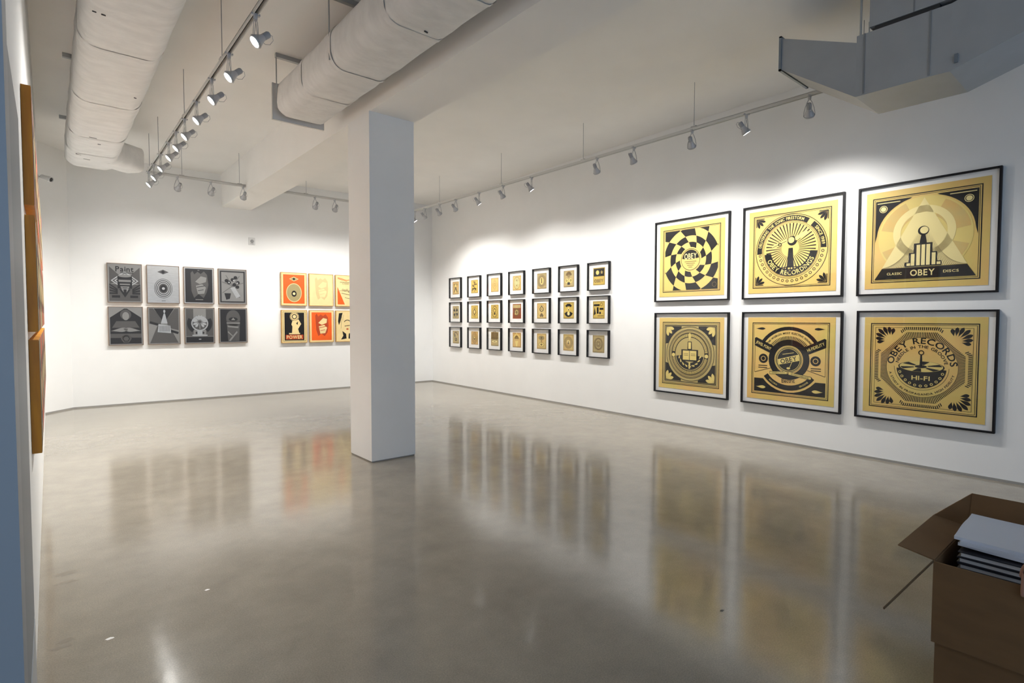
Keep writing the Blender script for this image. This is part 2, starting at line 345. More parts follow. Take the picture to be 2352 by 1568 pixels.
MB().tube([(HX0 + .03, 1.545, HZ1), (HX0 + .03, 1.545, HZ1 + .09)], .005, 8).build('hanger_rod', GAL, hv)
bx((HX0 - .03, 1.06, 3.715), (HX0, 1.10, 3.78)).build('control_box', mat('tan_box', (.35, .30, .18), .6), hv)
bx((HX0 - .012, .985, 3.24), (HX0 + .004, 1.005, 3.30)).build('bracket', mat('dark_steel_rim', (.2, .24, .28), .4), hv)
# ------------------------------------------------------------------ track lighting
ZT = 3.575
def track(name, label, p, q, rods, slot=True):
    p = Vector(p); q = Vector(q); d = (q - p); L = d.length; ang = math.atan2(d.y, d.x)
    t = thing(name, label, 'light track', (p.x, p.y, ZT), ang, 'ceiling light tracks')
    w = .018
    MB().box((0, -w, 0), (L, -w + .005, .032)).box((0, w - .005, 0), (L, w, .032)).box((0, -w, .027), (L, w, .032)).build('track_channel', TRK, t)
    bx((.01, -.0045, .018), (L - .01, .0045, .026)).build('conductor_strip', SLOT, t)
    for x in (0, L): bx((x - .004, -.02, -.002), (x + .004, .02, .034)).build('end_cap', TRK, t)
    for r in rods:
        MB().tube([(r, 0, .03), (r, 0, ZC - ZT)], .0035, 6).build('suspension_rod', WIRE, t)
        bx((r - .03, -.020, .032), (r + .03, .020, .044)).build('rod_clip', TRK, t)
    return t
LTX, RTX, BTY = 1.157, 5.58, 9.62
track('light_track', 'white light track nearest the left wall, running above the open floor', (LTX, YN + .6, 0), (LTX, 9.66, 0), [y - (YN + .6) for y in (-1, 1.2, 3.2, 5.13, 6.80, 8.60, 9.45)])
track('light_track', 'white light track along the right wall', (RTX, YN + .6, 0), (RTX, 9.75, 0), [y - (YN + .6) for y in (-1.6, .2, 1.8, 3.47, 5.14, 6.90, 8.72)])
track('light_track', 'short white light track before the grey panels on the back wall', (LTX + .03, BTY, 0), (2.47, BTY, 0), (.40, 1.20))
track('light_track', 'short white light track right of the beam before the orange panels', (3.05, BTY, 0), (5.50, BTY, 0), (.40, 1.9))
def Rz_tilt(yaw_, tilt): return Matrix.Rotation(yaw_, 4, 'Z') @ Matrix.Rotation(tilt, 4, 'X')
LM = {}
def lamp(loc, target, label, group, power=1.0, cone=126, lens_on=True, twist=0.0):
    loc = Vector(loc); t = thing('track_spotlight', label, 'spotlight', loc, 0, group)
    piv = Vector((0, 0, -.18)); aim = (Vector(target) - (loc + piv)).normalized()
    yw = math.atan2(aim.y, aim.x) - PI/2 + twist          # local +Y faces the horizontal aim
    t.rotation_euler = (0, 0, yw)
    tilt = math.asin(max(-1, min(1, -aim.z)))             # angle below horizontal
    def part(key, fn, m, smooth=False):
        if key in LM:
            o = bpy.data.objects.new(key, LM[key]); COL.objects.link(o); o.parent = t
        else:
            o = fn().build(key, m, t, smooth=smooth); LM[key] = o.data
        return o
    part('track_adapter', lambda: MB().box((-.012, -.03, -.004), (.012, .03, .010)).lathe([(.013, -.034), (.015, -.02), (.015, -.002)], 12), LHS)
    def yoke():
        m = MB()
        for s in (-1, 1):
            for dy in (-.006, .006):
                m.tube([(s*.006, dy, -.03), (s*.022, dy, -.06), (s*.037, dy*.8, -.105), (s*.0465, dy*.5, -.15), (s*.048, 0, -.182)], .0022, 6)
        return m
    part('wire_yoke', yoke, WIRE, True)
    Mh = Matrix.Translation(piv) @ Matrix.Rotation(-(PI/2 + tilt) + PI, 4, 'X')  # head local +Z points backwards from the lens
    # direction check: head axis -Z must look along local (0, cos tilt, -sin tilt)
    Mh = Matrix.Translation(piv) @ Matrix.Rotation(PI/2 - tilt, 4, 'X')
    def head(key, prof, m, n=20):
        o = part(key, lambda: MB().lathe(prof, n), m, True); o.matrix_local = Mh; return o
    head('lamp_bulb', [(.0365, -.004), (.038, -.013), (.0435, -.013), (.045, -.004), (.0445, .006), (.039, .020), (.031, .040), (.024, .058), (.023, .068)], LHS)
    head('lamp_socket', [(.021, .062), (.023, .070), (.023, .112), (.018, .122)], mat('socket_grey', (.34, .35, .37), .5), 14)
    head('lamp_lens', [(.0375, -.009), (.0375, -.005)], LENS, 24)
    o = part('rim_ring', lambda: MB().tube([((.0475)*math.cos(2*PI*k/24), .0475*math.sin(2*PI*k/24), 0) for k in range(25)], .0025, 6, False), WIRE, True); o.matrix_local = Mh
    def cord():
        return MB().tube([(0, .0, .12), (.0, -.02, .135), (.012, -.045, .125), (.022, -.055, .09), (.02, -.04, .06), (.012, -.026, .05)], .002, 6)
    o = part('power_cord', cord, WIRE, True); o.matrix_local = Mh
    key = 'spot_%d_%d' % (round(power*100), cone)
    ld = LM.get(key)
    if ld is None:
        ld = bpy.data.lights.new('lamp_light', 'SPOT'); ld.energy = SPOT*power; ld.color = LAMPCOL; ld.spot_size = math.radians(cone); ld.spot_blend = 1.0; ld.shadow_soft_size = .035; LM[key] = ld
    lo = bpy.data.objects.new('lamp_light', ld); COL.objects.link(lo); lo.parent = t
    la = Vector((0, math.cos(tilt), -math.sin(tilt))); tl = max(tilt, min(tilt + .42, math.radians(69)))     # the wide beam is centred a little below the lens axis
    lo.matrix_local = Matrix.Translation(piv + la*.035) @ Matrix.Rotation(PI/2 - tl, 4, 'X')
    return t
ordn = ['first', 'second', 'third', 'fourth', 'fifth', 'sixth', 'seventh', 'eighth', 'ninth', 'tenth', 'eleventh', 'twelfth', 'thirteenth']
# right wall lamps, numbered from the near end that is in view
RY = [2.245, 2.865, 3.494, 4.298, 4.895, 6.182, 6.854, 7.493, 8.189, 8.707, 9.226, 9.604]
Raim = [(.35, 2.35), (-.9, 1.3), (.3, 2.25), (-.1, 1.9), (.3, 2.2), (-.7, 1.6), (-.1, 1.9), (-.55, 1.7), (.3, 2.2), (.2, 2.1), (.0, 2.0), (-.6, 1.6)]
for i, (y, (dy, z)) in enumerate(zip(RY, Raim)):
    xw = W(AX, y + dy).x
    lamp((RTX, y, ZT), (xw, y + dy, z), 'grey track spotlight, %s from the near visible end of the right wall track' % ordn[i], 'spotlights on the right wall track', power=(.85 if i < 5 else .62))
# left track lamps, from the near visible end, all aimed at the wooden panels on the left wall
LY = [4.17, 4.913, 5.525, 6.185, 6.804, 7.321, 7.818, 8.455, 9.05, 9.55]
for i, y in enumerate(LY):
    lamp((LTX, y, ZT), (LX, y - .05, 2.30), 'lit grey spotlight, %s from the near end of the left track' % ordn[i], 'spotlights on the left track')
# back wall lamps
for i, (x, lab) in enumerate(((1.525, 'grey spotlight on the back track left of the beam, nearest the corner'), (1.976, 'grey spotlight in the middle of the back track left of the beam'), (2.44, 'grey spotlight at the end of the back track beside the beam'), (3.602, 'grey spotlight on the back track just right of the beam'), (3.955, 'grey spotlight on the back track close to the column'), (4.6, 'grey spotlight on the back track behind the column'), (5.2, 'grey spotlight at the far end of the back track behind the column'))):
    tx = [1.05, 1.6, 2.3, 3.5, 3.9, 4.6, 5.3][i]
    lamp((x, BTY, ZT), (tx, BY - .15, 2.1), lab, 'spotlights before the back wall', power=.62, twist=[.0, .0, .0, 0, 0, 0, 0][i])
# ------------------------------------------------------------------ lettering and flat print shapes
GLY = {}
def glyph(ch):
    if ch in GLY: return GLY[ch]
    cu = bpy.data.curves.new('t', 'FONT'); cu.body = ch; cu.size = 1; cu.offset = .018; cu.resolution_u = 3; cu.fill_mode = 'FRONT'
    ob = bpy.data.objects.new('t', cu); COL.objects.link(ob); bpy.context.view_layer.update()
    me = ob.evaluated_get(bpy.context.evaluated_depsgraph_get()).to_mesh()
    vs = [(v.co.x, v.co.y) for v in me.vertices]; fs = [tuple(p.vertices) for p in me.polygons]
    ob.evaluated_get(bpy.context.evaluated_depsgraph_get()).to_mesh_clear()
    bpy.data.objects.remove(ob); bpy.data.curves.remove(cu)
    xs = [v[0] for v in vs] or [0]; x0, x1 = min(xs), max(xs)
    GLY[ch] = ([(x - x0, y) for x, y in vs], fs, x1 - x0); return GLY[ch]
class Art:
    """flat ink layers on a print: 2-D shapes in metres, origin at the print centre"""
    def __init__(s, parent, y): s.p = parent; s.y = y; s.L = []; s.cur = None
    def layer(s, m, name='ink'): s.cur = (m, name, MB()); s.L.append(s.cur); return s
    def poly(s, pts):
        s.cur[2].add([(x, 0, z) for x, z in pts], [tuple(range(len(pts)))]); return s
    def rect(s, x0, z0, x1, z1): return s.poly([(x0, z0), (x1, z0), (x1, z1), (x0, z1)])
    def border(s, w, h, t):
        a, b = w/2, h/2
        s.rect(-a, -b, a, -b + t); s.rect(-a, b - t, a, b); s.rect(-a, -b + t, -a + t, b - t); s.rect(a - t, -b + t, a, b - t); return s
    def sector(s, r0, r1, a0, a1, c=(0, 0), n=None, sx=1, sz=1, tw=0):
        n = n or max(2, int(abs(a1 - a0)/.13)); vs = []
        for k in range(n + 1):
            a = a0 + (a1 - a0)*k/n
            vs.append((c[0] + sx*r0*math.cos(a), 0, c[1] + sz*r0*math.sin(a))); vs.append((c[0] + sx*r1*math.cos(a + tw), 0, c[1] + sz*r1*math.sin(a + tw)))
        s.cur[2].add(vs, [(2*k, 2*k+1, 2*k+3, 2*k+2) for k in range(n)]); return s
    def ring(s, r0, r1, c=(0, 0), sx=1, sz=1, n=48): return s.sector(r0, r1, 0, 2*PI, c, n, sx, sz)
    def disc(s, r, c=(0, 0), sx=1, sz=1, n=40): return s.poly([(c[0] + sx*r*math.cos(2*PI*k/n), c[1] + sz*r*math.sin(2*PI*k/n)) for k in range(n)])
    def rays(s, r0, r1, n, c=(0, 0), a0=0, a1=2*PI, duty=.5, sx=1, sz=1):
        for k in range(n):
            a = a0 + (a1 - a0)*k/n; b = a + (a1 - a0)/n*duty; s.sector(r0, r1, a, b, c, 1, sx, sz)
        return s
    def line(s, p, q, t):
        dx, dz = q[0] - p[0], q[1] - p[1]; l = math.hypot(dx, dz) or 1; nx, nz = -dz/l*t/2, dx/l*t/2
        return s.poly([(p[0] + nx, p[1] + nz), (p[0] - nx, p[1] - nz), (q[0] - nx, q[1] - nz), (q[0] + nx, q[1] + nz)])
    def petal(s, c, ang, r0, r1, w):
        pts = []
        for k in range(9):
            t = k/8; rr_ = r0 + (r1 - r0)*t; hw = w*(math.sin(PI*t**1.7)**.8 if 0 < t < 1 else 0); pts.append((rr_, hw))
        full = pts + [(r, -h) for r, h in pts[::-1][1:-1]]
        ca, sa = math.cos(ang), math.sin(ang)
        return s.poly([(c[0] + r*ca - h*sa, c[1] + r*sa + h*ca) for r, h in full])
    def text(s, t, c, size, width=None, ang=0.0, gap=.10):
        adv = []; x = 0
        for ch in t:
            if ch == ' ': x += .32; adv.append(None); continue
            g = glyph(ch); adv.append(x); x += g[2] + gap
        tot = x - gap; sx = (width/(tot*size) if width else 1.0); ca, sa = math.cos(ang), math.sin(ang)
        for ch, a in zip(t, adv):
            if a is None: continue
            g = glyph(ch); vs = []
            for (gx, gy) in g[0]:
                px = (gx + a - tot/2)*size*sx; pz = (gy - .35)*size; vs.append((c[0] + px*ca - pz*sa, 0, c[1] + px*sa + pz*ca))
            s.cur[2].add(vs, g[1])
        return s
    def arc_text(s, t, c, r, size, a_mid, spread, inside=False):
        gap = .10; ws = [(.32 if ch == ' ' else glyph(ch)[2]) for ch in t]; tot = sum(ws) + gap*(len(t) - 1)
        pos = 0; k = spread/(tot*size/r)
        for ch, w_ in zip(t, ws):
            mid = pos + w_/2; pos += w_ + gap
            if ch == ' ': continue
            da = (mid/tot - .5)*spread; g = glyph(ch)
            a = a_mid + (da if inside else -da)
            vs = []
            for gx, gy in g[0]:
                lx = (gx - w_/2)*size*k; lz = (gy - .35)*size
                if inside: tx, tz = -math.sin(a), math.cos(a); ux, uz = -math.cos(a), -math.sin(a)
                else: tx, tz = math.sin(a), -math.cos(a); ux, uz = math.cos(a), math.sin(a)
                vs.append((c[0] + r*math.cos(a) + lx*tx + lz*ux, 0, c[1] + r*math.sin(a) + lx*tz + lz*uz))
            s.cur[2].add(vs, g[1])
        return s
    def done(s):
        for i, (m, name, mb) in enumerate(s.L):
            if not mb.f: continue
            me = bpy.data.meshes.new(name); me.from_pydata(mb.v, [], mb.f); me.update(); me.materials.append(m)
            o = bpy.data.objects.new(name, me); COL.objects.link(o); o.parent = s.p; o.location = (0, s.y - .0007*(i + 1), 0)
# ------------------------------------------------------------------ framed prints on the right wall
def framed(name, label, group, w, h, zb, wy, depth, rail, pw, ph, paper):
    """root at the wall, bottom centre; local x = right as seen, -y = out of the wall"""
    t = thing(name, label, 'framed print', W(AX, wy, zb), -PI/2 - PHI, group)
    f = MB(); g = .0015
    for (a, b) in (((-w/2, 0), (w/2, rail)), ((-w/2, h - rail), (w/2, h)), ((-w/2, rail), (-w/2 + rail, h - rail)), ((w/2 - rail, rail), (w/2, h - rail))):
        f.box((a[0], -depth, a[1]), (b[0], -g, b[1]))
    f.build('frame', BLACK, t)
    bx((-w/2 + rail, -.014, rail), (w/2 - rail, -.003, h - rail)).build('mat_board', MATB, t)
    pr = bx((-pw/2, -.0175, -ph/2), (pw/2, -.0145, ph/2)).build('print_sheet', paper, t); pr.location = (0, 0, h/2)
    bx((-w/2 + rail, -depth + .006, rail), (w/2 - rail, -depth + .004, h - rail)).build('glazing', PANE, t)
    return t, Art(pr, -.0176)
BW, BH = 1.145, 1.122
def big(label, wy, zb):
    t, A = framed('framed_gold_print', label, 'six large framed gold prints', BW, BH, zb, wy, .04, .018, 1.0, .985, GOLD)
    A.layer(INK); A.border(.885, .865, .009); A.border(.85, .83, .004)
    return t, A
yA, yB, yC = 4.375, 3.052, 1.772
ZU, ZL = 1.705, .4285
# top row, left: wheel of black wedges
t, A = big('large framed gold print, top row, pinwheel of black wedges', yA, ZU)
def clipbox(pts, s):           # Sutherland-Hodgman against a square of half size s
    for ax, sg in ((0, 1), (0, -1), (1, 1), (1, -1)):
        out = []
        for i in range(len(pts)):
            p, q = pts[i-1], pts[i]; pi_, qi = p[ax]*sg <= s, q[ax]*sg <= s
            if pi_ != qi:
                k = (s*sg - p[ax])/(q[ax] - p[ax]); out.append((p[0] + k*(q[0] - p[0]), p[1] + k*(q[1] - p[1])))
            if qi: out.append(q)
        pts = out
        if not pts: return []
    return pts
rs = [.165, .235, .32, .43, .60]
for i in range(4):
    for k in range(12):
        if (k + i) % 2: continue
        a0 = 2*PI*k/12 + i*.13; a1 = a0 + 2*PI/12; tw = .13
        inner = [(rs[i]*math.cos(a0 + (a1 - a0)*j/5), rs[i]*math.sin(a0 + (a1 - a0)*j/5)) for j in range(6)]
        outer = [(rs[i+1]*math.cos(a1 + tw + (a0 - a1)*j/5), rs[i+1]*math.sin(a1 + tw + (a0 - a1)*j/5)) for j in range(6)]
        p = clipbox(inner + outer, .408)
        if len(p) > 2: A.poly(p)
A.ring(.140, .147)
A.layer(INK).sector(.005, .13, .12, PI - .12)
A.layer(GOLDP).text('OBEY', (0, .045), .105, .19)
A.layer(INKB); [A.rect(-.09 + .02*i, -.03 - .025*i, .09 - .02*i, -.024 - .025*i) for i in range(4)]
A.layer(INKB).ring(.026, .032, (.36, -.35)); A.done()
# top row, middle: torch-less medallion with ring lettering
t, A = big('large framed gold print, top row, round medallion lettered OBEY RECORDINGS', yB, ZU)
A.rays(.10, .285, 44, (0, .02), duty=.35); A.ring(.405, .412); A.sector(.335, .395, .62*PI - .45, 1.02*PI); A.sector(.335, .395, .32*PI, .62*PI - .45)
A.sector(.335, .395, -.02, .27*PI); A.sector(.225, .305, PI + .12, 2*PI - .12); A.ring(.325, .330); A.ring(.31, .314)
for k in range(20):
    a = PI + .12 + (PI - .24)*k/19; A.ring(.010, .017, (.36*math.cos(a), .36*math.sin(a)), n=14)
for sx in (-1, 1):
    for sz in (-1, 1):
        for j in range(3): A.petal((sx*.40, sz*.39), math.atan2(-sz, -sx) + (j - 1)*.5, .0, .11, .016)
        A.poly([(sx*.41, sz*.40), (sx*.41, sz*.30), (sx*.40, sz*.30), (sx*.40, sz*.39), (sx*.31, sz*.39), (sx*.31, sz*.40)])
A.poly([(-.035, -.20), (.045, -.20), (.03, .02), (-.02, .02)]); A.disc(.055, (.02, .10))
A.layer(GOLDL).disc(.035, (.01, .11)).poly([(-.20, .02), (-.03, .09), (-.04, .13), (-.22, .06)]).poly([(.06, .10), (.20, .16), (.18, .21), (.05, .14)])
A.arc_text('DELIVERING THE SONIC FIRESTORM', (0, 0), .365, .048, .66*PI, 1.85)
A.arc_text('SINCE 1989', (0, 0), .365, .048, .125*PI, .62)
A.arc_text('OBEY RECORDINGS', (0, 0), .265, .072, 1.5*PI, 2.35, inside=True)
A.layer(INK).line((-.21, .04), (-.04, .105), .006).ring(.012, .022, (-.12, .07)).rect(-.16, -.205, .18, -.196).ring(.03, .045, (0, -.215)); A.done()
# top row, right: disc, wedge of light and stepped pedestal
t, A = big('large framed gold print, top row, triangle over a pale disc, lettered CLASSIC OBEY DISCS', yC, ZU)
for sx in (-1, 1):
    pts = [(sx*.415, .40), (sx*.10, .40)] + [(sx*.40*math.sin(a), .02 + .385*math.cos(a)) for a in [.3 + .12*j for j in range(11)]] + [(sx*.415, -.02)]
    A.poly(pts)
A.layer(GOLDL).ring(.375, .385, (0, .01)); A.disc(.375, (0, .01))
A.layer(GOLD2).sector(.20, .37, .15, 1.1, (0, .01)).sector(.20, .37, 2.0, 2.9, (0, .01)).sector(.20, .37, -.9, -.3, (0, .01)).sector(.20, .37, 3.5, 4.2, (0, .01))
A.layer(GOLDP).poly([(-.345, -.285), (.345, -.285), (0, .38)]).ring(.19, .255, (0, .05))
A.layer(INKB)
for j in range(46):
    x = -.34 + .68*j/45; top = .16 - abs(x)*1.2
    if top > -.28: A.poly([(x - .0022, -.285), (x + .0022, -.285), (x*.55, top)])
A.layer(INK).poly([(-.41, -.40), (.41, -.40), (.345, -.29), (-.345, -.29)]).rect(-.15, -.285, .15, -.24).rect(-.115, -.24, .115, -.15).rect(-.075, -.15, .075, -.06).disc(.045, (0, .06)).poly([(-.03, -.06), (.03, -.06), (.015, .03), (-.015, .03)])
A.layer(GOLDP)
for (x, z0, z1) in ((-.12, -.275, -.25), (-.085, -.275, -.16), (-.04, -.275, -.075), (0, -.275, -.075), (.04, -.275, -.075), (.085, -.275, -.16), (.125, -.275, -.25)): A.rect(x - .012, z0, x + .018, z1)
A.disc(.034, (.006, .064))
A.text('OBEY', (0, -.345), .085, .20); A.text('CLASSIC', (-.235, -.345), .034, .13); A.text('DISCS', (.225, -.345), .034, .12)
A.ring(.030, .036, (-.345, .315)).disc(.024, (-.345, .315)).ring(.030, .036, (.345, .315)).disc(.024, (.345, .315)); A.rect(-.40, .372, -.20, .380).rect(.20, .372, .40, .380); A.done()
# bottom row, left: dense round medallion
t, A = big('large framed gold print, bottom row, dense round medallion with corner leaves', yA - .008, ZL)
A.L[0][2].f and None; A.layer(GOLDD).rect(-.405, -.395, .405, .395); A.layer(INK); A.border(.80, .78, .010); A.ring(.365, .372); A.ring(.325, .333); A.ring(.312, .318); A.ring(.225, .285); A.sector(.12, .215, PI + .15, 2*PI - .15)
for sx in (-1, 1):
    for sz in (-1, 1):
        A.poly([(sx*.385, sz*.375), (sx*.385, sz*.13)] + [(sx*.372*math.cos(a), sz*.372*math.sin(a)) for a in (.38, .6, .8, 1.0, 1.2)] + [(sx*.13, sz*.375)])
A.poly([(-.13, -.10), (.13, -.10), (.13, .06), (-.13, .06)]); A.poly([(-.035, .06), (.035, .06), (.03, .17), (-.03, .17)])
A.layer(GOLDD).ring(.336, .362).border(.835, .815, .012)
A.layer(GOLDL)
for sx in (-1, 1):
    for sz in (-1, 1):
        for j in range(3): A.petal((sx*.375, sz*.365), math.atan2(-sz, -sx) + (j - 1)*.55, .0, .13, .022)
A.rays(.235, .275, 52, duty=.55, a0=.1, a1=PI - .1); A.rays(.235, .275, 40, duty=.5, a0=PI + .2, a1=2*PI - .2); A.disc(.026, (-.255, -.02)); A.disc(.026, (.255, -.02))
A.rect(-.105, -.08, -.004, .045).rect(.004, -.08, .105, .045).petal((0, .17), PI/2, 0, .12, .022).rect(-.02, .07, .02, .16).rect(-.012, -.20, .012, -.11)
for k in range(9):
    a = PI + .25 + (PI - .5)*k/8; A.petal((.165*math.cos(a), .165*math.sin(a)), a + 1.2, -.03, .03, .010)
A.layer(INKB).rect(-.09, .0, -.02, .006).rect(-.09, -.02, -.02, -.014).rect(.02, .0, .09, .006).rect(.02, -.02, .09, -.014).ring(.29, .296); A.done()
# bottom row, middle: record-like disc with banners
t, A = big('large framed gold print, bottom row, black disc with two slanted black banners', yB - .008, ZL)
A.sector(.345, .385, .12*PI, .88*PI); A.rays(.19, .275, 34, (0, -.0), a0=.14*PI, a1=.86*PI); A.ring(.165, .235); A.disc(.155)
A.poly([(-.41, .245), (-.39, .255), (-.16, .145), (-.20, .06), (-.41, .155)]); A.poly([(.41, .245), (.39, .255), (.16, .145), (.20, .06), (.41, .155)])
A.poly([(-.41, -.40), (.41, -.40), (.41, -.24), (.30, -.24)] + [(.385*math.cos(a), .385*math.sin(a)) for a in [-.68 - .18*j for j in range(11)]] + [(-.30, -.24), (-.41, -.24)])
A.sector(.30, .36, 1.2*PI, 1.8*PI)
for sx in (-1, 1): A.ring(.030, .056, (sx*.30, 0)); A.disc(.022, (sx*.30, 0)); A.line((sx*.405, -.17), (sx*.21, -.11), .006); A.line((sx*.405, -.17), (sx*.405, .15), .004); A.petal((sx*.40, .36), PI if sx > 0 else 0, 0, .12, .014)
for z in (-.09, -.115): A.rect(-.36, z, -.25, z + .010).rect(.25, z, .36, z + .010)
A.line((-.22, -.165), (-.01, -.155), .036); A.line((.0, -.16), (.26, -.20), .036)
A.layer(GOLDL).ring(.128, .134).ring(.144, .150); A.poly([(-.115, -.065), (.125, -.005), (.115, .065), (-.125, .0)])
A.text('JEWEL POINT', (-.30, .158), .048, .20, ang=-.44); A.text('HI-FIDELITY', (.30, .158), .048, .20, ang=.44)
A.line((-.215, -.165), (-.015, -.155), .026); A.line((.005, -.16), (.255, -.20), .026); A.disc(.016, (.0, -.10), 1.3, .8); A.line((.012, -.098), (.05, .0), .006); A.line((-.07, .06), (.06, .085), .006)
A.arc_text('RECORD', (0, 0), .33, .026, 1.32*PI, .34, inside=True); A.arc_text('GROOVE', (0, 0), .33, .026, 1.68*PI, .34, inside=True)
for sx in (-1, 1): A.petal((sx*.385, -.345), PI if sx > 0 else 0, 0, .12, .018)
A.layer(INK).text('OBEY', (0, -.002), .075, .19, ang=.25); A.text('Electric', (0, -.245), .065, .15, ang=.08)
A.arc_text('THE WORLDS MOST ELECTRIC SOUND', (0, 0), .312, .03, .5*PI, 1.9); A.text('CONDUCTIVITY', (-.115, -.16), .017, .16, ang=.05); A.text('HI-PERFORMANCE', (.13, -.181), .02, .2, ang=-.155); A.done()
# bottom row, right: octagon of rays with ring lettering
t, A = big('large framed gold print, bottom row, rayed octagon lettered OBEY RECORDS', yC - .012, ZL)
A.border(.80, .78, .003)
def octr(a, R=.40): return R/max(abs(math.cos(a)), abs(math.sin(a)), (abs(math.cos(a)) + abs(math.sin(a)))/1.36)
for k in range(150):
    a = 2*PI*k/150; b = a + 2*PI/150*.5
    A.poly([(.295*math.cos(a), .295*math.sin(a)), (octr(a, .345)*math.cos(a), octr(a, .345)*math.sin(a)), (octr(b, .345)*math.cos(b), octr(b, .345)*math.sin(b)), (.295*math.cos(b), .295*math.sin(b))])
    if abs(math.cos(a)) > .90 or abs(math.sin(a)) > .90:
        A.poly([(octr(a, .365)*math.cos(a), octr(a, .365)*math.sin(a)), (octr(a, .395)*math.cos(a), octr(a, .395)*math.sin(a)), (octr(b, .395)*math.cos(b), octr(b, .395)*math.sin(b)), (octr(b, .365)*math.cos(b), octr(b, .365)*math.sin(b))])
for sx in (-1, 1):
    for sz in (-1, 1):
        base_a = math.atan2(sz, sx)
        for j in range(7): A.petal((sx*.262, sz*.262), base_a + (j - 3)*.33, .05, .16 - .012*abs(j - 3), .017)
A.sector(.0, .205, PI + .08, 2*PI - .08, n=30)
A.disc(.19, (0, .005), 1, .30)
A.arc_text('OBEY RECORDS', (0, 0), .262, .082, PI/2, 2.95); A.arc_text('NEEDLE IN THE GROOVE', (0, 0), .205, .040, PI/2, 2.75)
A.arc_text('A STUDY IN PROPAGANDA HIGH FIDELITY', (0, 0), .265, .028, 1.5*PI, 2.7, inside=True); A.ring(.292, .295); A.sector(.222, .225, PI, 2*PI)
A.layer(GOLDL).disc(.178, (0, .008), 1, .30); A.text('HI-FI', (0, -.105), .06, .15)
for k in range(11):
    a = PI + .3 + (PI - .6)*k/10; A.ring(.007, .013, (.183*math.cos(a), .183*math.sin(a)), n=12)
A.layer(INK)
for k in range(6): A.sector(.06, .172, k*PI/3 + .1, k*PI/3 + .55, (0, .008), 4, 1, .30)
A.disc(.05, (0, .008), 1, .30); A.poly([(-.012, .01), (.012, .01), (.006, .13), (-.006, .13)]); A.ring(.016, .024, (0, .145)); A.done()
# ------------------------------------------------------------------ 21 small framed prints
SYC = [10.27, 9.54, 8.828, 8.123, 7.4125, 6.7225, 6.037]
SZB = [(1.918, .444), (1.387, .445), (.845, .443)]
DESC = [['notched shield', 'scattered dark dabs', 'diamond in a diamond', 'pale upright oval', 'oval with rays', 'two round lobes', 'lettered OBEY'],
        ['dark fan blades', 'small dark diamond', 'oval with notched ring', 'red brown square', 'drop over two petals', 'black crescents', 'dark block and bars'],
        ['arch over bars', 'concentric ovals', 'dusky lower lens', 'orange arch', 'two lens shapes', 'faint rayed ring', 'faint double ring']]
rowN = ['top', 'middle', 'bottom']; colN = ['first', 'second', 'third', 'fourth', 'fifth', 'sixth', 'seventh']
TANO = mat('orange_tan_paper', (0.66, 0.40, 0.12), 0.6, col2=(0.60, 0.42, 0.15), nscale=9)
OLIVP = mat('khaki_paper', (0.42, 0.34, 0.15), 0.6, col2=(0.50, 0.36, 0.14), nscale=9)
GOLDY = mat('bright_gold_paper', (0.66, 0.46, 0.08), 0.55, col2=(0.58, 0.42, 0.10), nscale=9)
PAP = [[TANO, GOLDY, TANO, GOLD2, OLIVP, OLIVP, GOLDY], [OLIVP, GOLDY, GOLDY, RUST, GOLD2, GOLDY, GOLDY], [OLIVP, TANO, OLIVP, TANO, GOLD2, GOLD2, OLIVP]]
